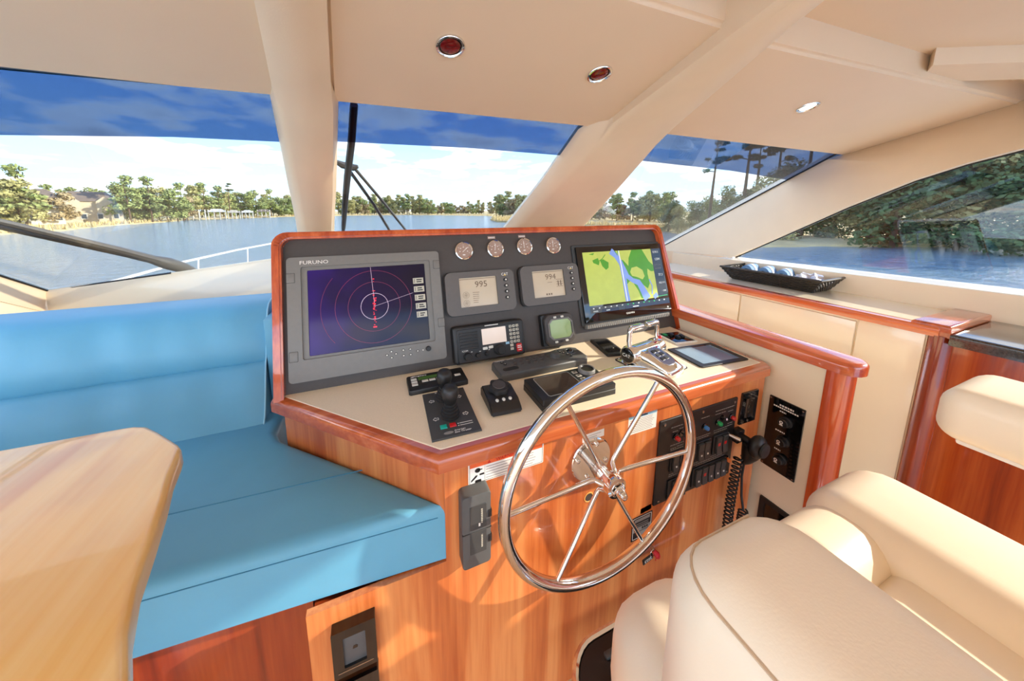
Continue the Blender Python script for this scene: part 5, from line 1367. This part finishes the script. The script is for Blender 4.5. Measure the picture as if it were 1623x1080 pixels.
for k in range(2600):
    h, d = fine[rs.randrange(len(fine))]; h += rs.uniform(-0.8, 0.8)
    if not -38 < h < 62: continue
    tuft(hd(h, d * (1 + rs.random() ** 1.6 * 0.16) + 0.5, WATER_Z + 0.15), rs.uniform(0.5, 1.25))
for k in range(500):
    tuft(hd(rs.uniform(21, 30.5), rs.uniform(96, 140), WATER_Z + 0.4), rs.uniform(0.6, 1.3))
tag(obj('marsh_grass', gr, 'marsh_grass', None, flat=True), 'tan marsh grass fringing the river banks', 'grass', kind='stuff')

# ---- trees
def leafy(seed, n, clumps, leaf, squash=0.8):
    """crown: many small leaf blades scattered over overlapping clumps (unit-ish coordinates, metres)"""
    q = random.Random(seed); m = MB()
    tot = sum(c[3] ** 2 for c in clumps)
    for (cx, cy, cz, r) in clumps:
        for k in range(int(n * r * r / tot)):
            d = Vector((q.gauss(0, 1), q.gauss(0, 1), q.gauss(0, 1))).normalized()
            p = Vector((cx, cy, cz)) + Vector((d.x * r, d.y * r, d.z * r * squash)) * q.uniform(0.55, 1.05)
            a = Vector((q.gauss(0, 1), q.gauss(0, 1), q.gauss(0, 0.6))).normalized(); b = a.cross(d)
            if b.length < 0.05: continue
            b.normalize(); s = leaf * q.uniform(0.6, 1.3)
            m.poly([p - a * s, p + b * s * 0.6, p + a * s, p - b * s * 0.6])
    return m
def make_tree(name, seed, H, kind, leafmat, label, group):
    q = random.Random(seed)
    t = thing(name, label, 'tree', None, group)
    cl = []; tr = MB()
    lean = q.uniform(-0.3, 0.3)
    top = Vector((lean, q.uniform(-0.3, 0.3), H * 0.93))
    r0 = 0.018 * H
    tr.tube([(0, 0, -0.3), (lean * 0.3, 0, H * 0.35), (lean * 0.7, top.y * 0.6, H * 0.7), tuple(top)], [r0, r0 * 0.8, r0 * 0.5, r0 * 0.15], 6)
    if kind == 'round':
        for k in range(20):
            a = q.uniform(0, 6.28); rr = q.uniform(0.05, 0.25) * H; z = q.uniform(0.12, 0.92) * H
            rr *= 1.15 - 0.7 * max(0, (z / H - 0.6)) / 0.4
            cl.append((rr * math.cos(a), rr * math.sin(a), z, q.uniform(0.10, 0.17) * H)); tr.tube([(lean * 0.5, 0, z * 0.8), (rr * math.cos(a) * 0.8, rr * math.sin(a) * 0.8, z)], r0 * 0.25, 4)
        m = leafy(seed, 2000, cl, 0.036 * H)
    elif kind == 'pine':
        for k in range(16):
            a = q.uniform(0, 6.28); z = q.uniform(0.28, 0.98) * H; rr = q.uniform(0.04, 0.17) * H * (1.2 - (z / H - 0.45))
            cl.append((rr * math.cos(a) + lean, rr * math.sin(a), z, q.uniform(0.07, 0.12) * H)); tr.tube([(lean * 0.7, 0, z * 0.93), (rr * math.cos(a) + lean, rr * math.sin(a), z)], r0 * 0.22, 4)
        m = leafy(seed, 1100, cl, 0.032 * H, 0.55)
    elif kind == 'tallpine':
        for k in range(9):
            a = q.uniform(0, 6.28); z = q.choice((0.72, 0.80, 0.90, 0.97)) * H + q.uniform(-0.02, 0.02) * H; rr = q.uniform(0.02, 0.09) * H
            cl.append((rr * math.cos(a) + lean, rr * math.sin(a), z, q.uniform(0.03, 0.06) * H)); tr.tube([(lean, 0, z * 0.97), (rr * math.cos(a) + lean, rr * math.sin(a), z)], r0 * 0.25, 4)
        m = leafy(seed, 620, cl, 0.016 * H, 0.45)
    else:
        for k in range(26):
            a = q.uniform(0, 6.28); z = q.uniform(0.06, 0.95) * H; rr = q.uniform(0.05, 0.30) * H * (1.15 - 0.6 * z / H)
            cl.append((rr * math.cos(a), rr * math.sin(a), z, q.uniform(0.09, 0.16) * H)); tr.tube([(0, 0, z * 0.8), (rr * math.cos(a), rr * math.sin(a), z)], r0 * 0.25, 4)
        m = leafy(seed, 3600, cl, 0.020 * H)
    obj('crown', m, leafmat, t, flat=True); obj('trunk', tr, 'bark', t)
    return t
used = {}
LAB = []
def ordinal(n):
    w = ['first', 'second', 'third', 'fourth', 'fifth', 'sixth', 'seventh', 'eighth', 'ninth', 'tenth', 'eleventh', 'twelfth', 'thirteenth', 'fourteenth', 'fifteenth', 'sixteenth', 'seventeenth', 'eighteenth', 'nineteenth', 'twentieth']
    return w[n] if n < 20 else 'twenty-' + w[n - 20]
def plant(proto, h, D, s, rot, z=WATER_Z + 0.25, label=None, group=None):
    t = protos[proto]
    o = t if proto not in used else copy_tree(t)
    used[proto] = 1
    o.location = hd(h, D, z); o.rotation_euler = (0, 0, rot); o.scale = (s, s, s)
    if label: LAB.append((o, h, label))
    if group: o['group'] = group
    return o
protos = {
    'a': make_tree('leafy_tree', 21, 10, 'round', 'leaf_green', 'x', 'x'), 'b': make_tree('leafy_tree', 22, 10, 'round', 'leaf_olive', 'x', 'x'),
    'c': make_tree('pine_tree', 23, 11, 'pine', 'leaf_green', 'x', 'x'), 'd': make_tree('pine_tree', 24, 11, 'pine', 'leaf_olive', 'x', 'x'),
    'e': make_tree('leafy_tree', 25, 9, 'round', 'leaf_rust', 'x', 'x'), 'f': make_tree('pine_tree', 26, 15, 'tallpine', 'leaf_dark', 'x', 'x'),
    'g': make_tree('leafy_tree', 27, 11, 'dense', 'leaf_dark', 'x', 'x'), 'h': make_tree('leafy_tree', 28, 11, 'dense', 'leaf_green', 'x', 'x'),
    'i': make_tree('leafy_tree', 29, 9, 'dense', 'leaf_olive', 'x', 'x')}
names = {'a': 'rounded green trees', 'b': 'rounded olive green trees', 'c': 'slender green pines', 'd': 'slender olive pines', 'e': 'rust brown trees', 'g': 'thick dark trees', 'h': 'thick green trees', 'i': 'thick olive trees'}
rt = random.Random(9)
def belt(h0, h1, step, dfun, smin, smax, kinds, where, group, skip=()):
    h = h0
    while h < h1:
        hh = h + rt.uniform(-0.4, 0.4) * step
        if not any(a < hh < b for a, b in skip):
            k = rt.choice(kinds)
            plant(k, hh, dfun(hh) * rt.uniform(1.0, 1.10), rt.uniform(smin, smax), rt.uniform(0, 6.28), label='%s %s' % (names[k], where), group=group)
        h += step
L1 = lambda h: 110 + max(0, h + 36) * 2.6
belt(-37.5, -22.5, 0.60, L1, 0.90, 1.2, 'aabbcde', 'on the left bank', 'trees on the left bank', skip=((-35.0, -32.9), (-32.4, -29.2)))
belt(-36, -28.5, 0.8, lambda h: 165, 0.9, 1.1, 'ac', 'behind the two houses', 'trees behind the houses')
belt(-22.5, -10.2, 0.42, lambda h: 178 + (h + 22) * 5, 1.0, 1.45, 'aaabcd', 'behind the docks', 'trees behind the docks')
belt(-5.6, 10, 0.38, lambda h: 268, 1.15, 1.55, 'aabbcde', 'on the far shore ahead', 'trees on the far shore ahead')
belt(10, 23, 0.5, lambda h: 262, 0.85, 1.1, 'abdee', 'in the low far treeline', 'trees in the low far treeline')
belt(21.5, 31, 0.6, lambda h: 168, 1.0, 1.4, 'bbdeea', 'behind the marsh point', 'trees behind the marsh point')
belt(31, 51, 0.7, lambda h: 122 - (h - 31) * 1.5, 0.6, 0.9, 'aabcde', 'behind the starboard marsh', 'trees behind the marsh')
h = 50.0
while h < 86:                      # near bank on starboard
    k = rt.choice('gghi')
    plant(k, h + rt.uniform(-0.5, 0.5), (58 if h < 57 else 52) * rt.uniform(0.92, 1.15), (rt.uniform(0.42, 0.58) if h < 57 else rt.uniform(0.52, 0.66) if h < 63 else rt.uniform(0.72, 0.9) if h < 68 else rt.uniform(0.95, 1.25)), rt.uniform(0, 6.28), label='%s on the near starboard bank' % names[k], group='trees on the starboard bank')
    h += 1.0 if h < 63 else 1.4
for (h, s, r) in ((55.46, 0.80, 0.3), (59.3, 0.92, 1.2), (60.6, 0.80, 2.3), (62.7, 0.86, 3.1), (65.4, 0.95, 4.4)):
    plant('f', h, 50, s, r, label='tall bare-trunked pines above the starboard bank', group='tall pines on the starboard bank')
lone = plant('f', -18.8, 190, 1.05, 2.0, group='lone pine')
lone['label'] = 'lone umbrella-topped pine rising above the trees on the left'; del lone['group']
by = {}
for o, h, l in LAB: by.setdefault(l, []).append((h, o))
for l, L in by.items():
    L.sort(key=lambda q: q[0])
    for n, (h, o) in enumerate(L):
        o['label'] = ('leftmost of the %s' % l if n == 0 else '%s from left of the %s' % (ordinal(n), l)) if len(L) > 1 else l.replace('trees', 'tree', 1).replace('pines', 'pine', 1)

# ---- houses and docks on the left bank
def house(name, label, h, D, rz, w, d, hh, wallm, gables=1):
    t = thing(name, label, 'house', Matrix.Translation(hd(h, D, WATER_Z + 0.4)) @ Matrix.Rotation(rz, 4, 'Z'))
    wl2 = obj('wall', MB().box((0, 0, hh / 2), (w, d, hh)), wallm, t)
    rf_ = MB(); o_ = 0.4
    V = [(-w / 2 - o_, -d / 2 - o_, hh), (w / 2 + o_, -d / 2 - o_, hh), (w / 2 + o_, d / 2 + o_, hh), (-w / 2 - o_, d / 2 + o_, hh), (-w / 2 + d * 0.3, 0, hh + d * 0.34), (w / 2 - d * 0.3, 0, hh + d * 0.34)]
    V = [rf_.bm.verts.new(v) for v in V]
    for f in ((0, 1, 5, 4), (2, 3, 4, 5), (1, 2, 5), (3, 0, 4), (3, 2, 1, 0)): rf_.bm.faces.new([V[i] for i in f])
    obj('roof', rf_, 'house_roof', t, flat=True)
    for g in range(gables):
        x = -w * 0.28 + g * w * 0.5
        gm = MB(); gw = w * 0.13
        P_ = [(x - gw, -d / 2 - 1.0, 0), (x + gw, -d / 2 - 1.0, 0), (x + gw, -d / 2 - 1.0, hh), (x, -d / 2 - 1.0, hh + gw * 0.9), (x - gw, -d / 2 - 1.0, hh)]
        a = [gm.bm.verts.new(p) for p in P_]; b = [gm.bm.verts.new((p[0], 0, p[2])) for p in P_]
        gm.bm.faces.new(a); gm.bm.faces.new(b[::-1])
        for k in range(5): gm.bm.faces.new((a[k], a[(k + 1) % 5], b[(k + 1) % 5], b[k]))
        obj('gable', gm, wallm, t, flat=True)
    nwin = max(3, int(w / 2.6))
    for fl in range(int(hh // 2.9)):
        for k in range(nwin):
            x = -w / 2 + w * (k + 0.5) / nwin
            f_ = obj('window', MB().box((x, -d / 2 - 1.05, 1.6 + fl * 2.9), (1.15, 0.12, 1.5)), 'dock_white', t)
            obj('pane', MB().box((x, -d / 2 - 1.12, 1.6 + fl * 2.9), (0.85, 0.06, 1.2)), 'house_glass', f_)
    return t
house('waterfront_house', 'white two-storey house half hidden by trees at the far left', -33.9, 126, R(35), 5, 6, 6.0, 'house_wall', 1)
house('waterfront_house', 'broad tan house with brown hipped roof on the left bank', -30.9, 142, R(32), 11, 8, 5.6, 'house_wall_tan', 2)
def dock(label, h, D, rz, w, roofm, hh=3.0):
    t = thing('boat_dock', label, 'dock', Matrix.Translation(hd(h, D, WATER_Z)) @ Matrix.Rotation(rz, 4, 'Z'), 'docks along the left bank')
    obj('platform', MB().box((0, 0, 0.75), (w, 4.5, 0.22)), 'dock_wood', t)
    for x in (-w / 2, -w / 6, w / 6, w / 2):
        for y in (-2.2, 2.2):
            obj('post', MB().cyl((x, y, -0.5), (x, y, hh + 0.9), 0.16, seg=6), 'dock_white', t)
    if roofm:
        r_ = MB(); V = [(-w / 2 - .4, -2.8, hh), (w / 2 + .4, -2.8, hh), (w / 2 + .4, 2.8, hh), (-w / 2 - .4, 2.8, hh), (-w / 2 + 1, 0, hh + 1.2), (w / 2 - 1, 0, hh + 1.2)]
        V = [r_.bm.verts.new(v) for v in V]
        for f in ((0, 1, 5, 4), (2, 3, 4, 5), (1, 2, 5), (3, 0, 4), (3, 2, 1, 0)): r_.bm.faces.new([V[i] for i in f])
        obj('roof', r_, roofm, t, flat=True)
    return t
dock('open dock with tall white pilings, nearest of the docks on the left bank', -22.3, 160, R(20), 5, None)
dock('long white roofed boat dock beside the open pilings', -20.2, 163, R(20), 5, 'dock_white')
dock('boat dock with tan roof in the middle of the row of docks', -18.4, 178, R(18), 4, 'dock_wood', 2.6)
dock('small boat dock with white roof right of the tan roofed one', -16.9, 188, R(15), 4, 'dock_white', 2.6)
dock('grey-roofed boat dock at the far end of the row', -15.0, 200, R(12), 5, 'house_roof', 3.0)

# ---- own foredeck and bow rail
dk = MB().slab([(-2.75, 2.0), (3.55, 2.0), (3.4, 5.0), (2.9, 7.6), (1.8, 9.3), (0.4, 10.0), (-1.0, 9.3), (-2.1, 7.6), (-2.6, 5.0)], -0.75, -0.45, 0.05, 2)
struct('deck', dk, 'deck_white')
br_ = thing('bow_rail', 'thin white bow rail with leaning stanchions outside the port windshield', 'rail', Matrix.Translation((0.4, 6.0, -0.45)))
side = [(2.95, 3.2, 0.50), (2.80, 5.3, 0.55), (2.62, 6.6, 0.555), (2.38, 7.8, 0.55), (1.5, 9.2, 0.48), (0.0, 9.85, 0.44)]
pts = [(-x, y - 6.0, z + 0.45) for x, y, z in side] + [(x, y - 6.0, z + 0.45) for x, y, z in side[::-1][1:]]
obj('top_rail', MB().tube(pts, 0.016, 8), 'deck_white', br_)
for s in (-1, 1):
    for k in range(5):
        x, y, z = side[k]; x2, y2, z2 = side[min(k + 1, 5)]
        px_, py_, pz_ = (x * 0.75 + x2 * 0.25), (y * 0.75 + y2 * 0.25), (z * 0.75 + z2 * 0.25)
        obj('stanchion', MB().cyl((s * (px_ + 0.02), py_ - 6.0 - 0.22, 0.0), (s * px_, py_ - 6.0, pz_ + 0.45), 0.012, seg=8), 'deck_white', br_)

# ---- windshield wipers, outside the glass
def gw(x, y, off=0.03): return tuple(gp(x, y, -off))
w1 = thing('windshield_wiper', 'long grey double-arm wiper lying across the lower port windshield', 'wiper', Matrix.Translation((0, 0, 0)), 'windshield wipers')
obj('arm', MB().tube([gw(-1.22, 1.30), gw(-1.08, 1.452), gw(-0.93, 1.655), gw(-0.86, 1.77)], [0.008, 0.010, 0.014, 0.018], 8), 'wiper_grey', w1)
obj('arm', MB().tube([gw(-1.23, 1.34), gw(-1.10, 1.488), gw(-0.94, 1.685), gw(-0.86, 1.79)], [0.007, 0.008, 0.010, 0.014], 8), 'wiper_black', w1)
obj('pivot_cover', MB().tube([gw(-0.90, 1.715), gw(-0.86, 1.775), gw(-0.83, 1.83), gw(-0.80, 1.865)], [0.014, 0.027, 0.025, 0.008], 10), 'wiper_grey', w1)
w2 = thing('windshield_wiper', 'upright black wiper blade with twin grey arms beside the centre mullion', 'wiper', Matrix.Translation((0, 0, 0)), 'windshield wipers')
obj('blade', MB().tube([gw(-0.028, 0.93), gw(-0.045, 1.05), gw(-0.072, 1.20), gw(-0.098, 1.36), gw(-0.118, 1.50), gw(-0.126, 1.555)], [0.010, 0.011, 0.0115, 0.011, 0.009, 0.006], 8), 'wiper_black', w2)
obj('blade_holder', MB().tube([gw(-0.105, 1.15, 0.05), gw(-0.085, 1.165, 0.05), gw(-0.05, 1.175, 0.05), gw(-0.035, 1.17, 0.05)], [0.006, 0.012, 0.012, 0.006], 8), 'wiper_grey', w2)
obj('arm', MB().tube([gw(-0.047, 1.178, 0.05), gw(0.05, 1.36, 0.045), gw(0.150, 1.56, 0.04)], 0.0055, 8), 'wiper_grey', w2)
obj('arm', MB().tube([gw(-0.060, 1.20, 0.05), gw(0.01, 1.37, 0.045), gw(0.075, 1.56, 0.04)], 0.0060, 8), 'wiper_grey', w2)
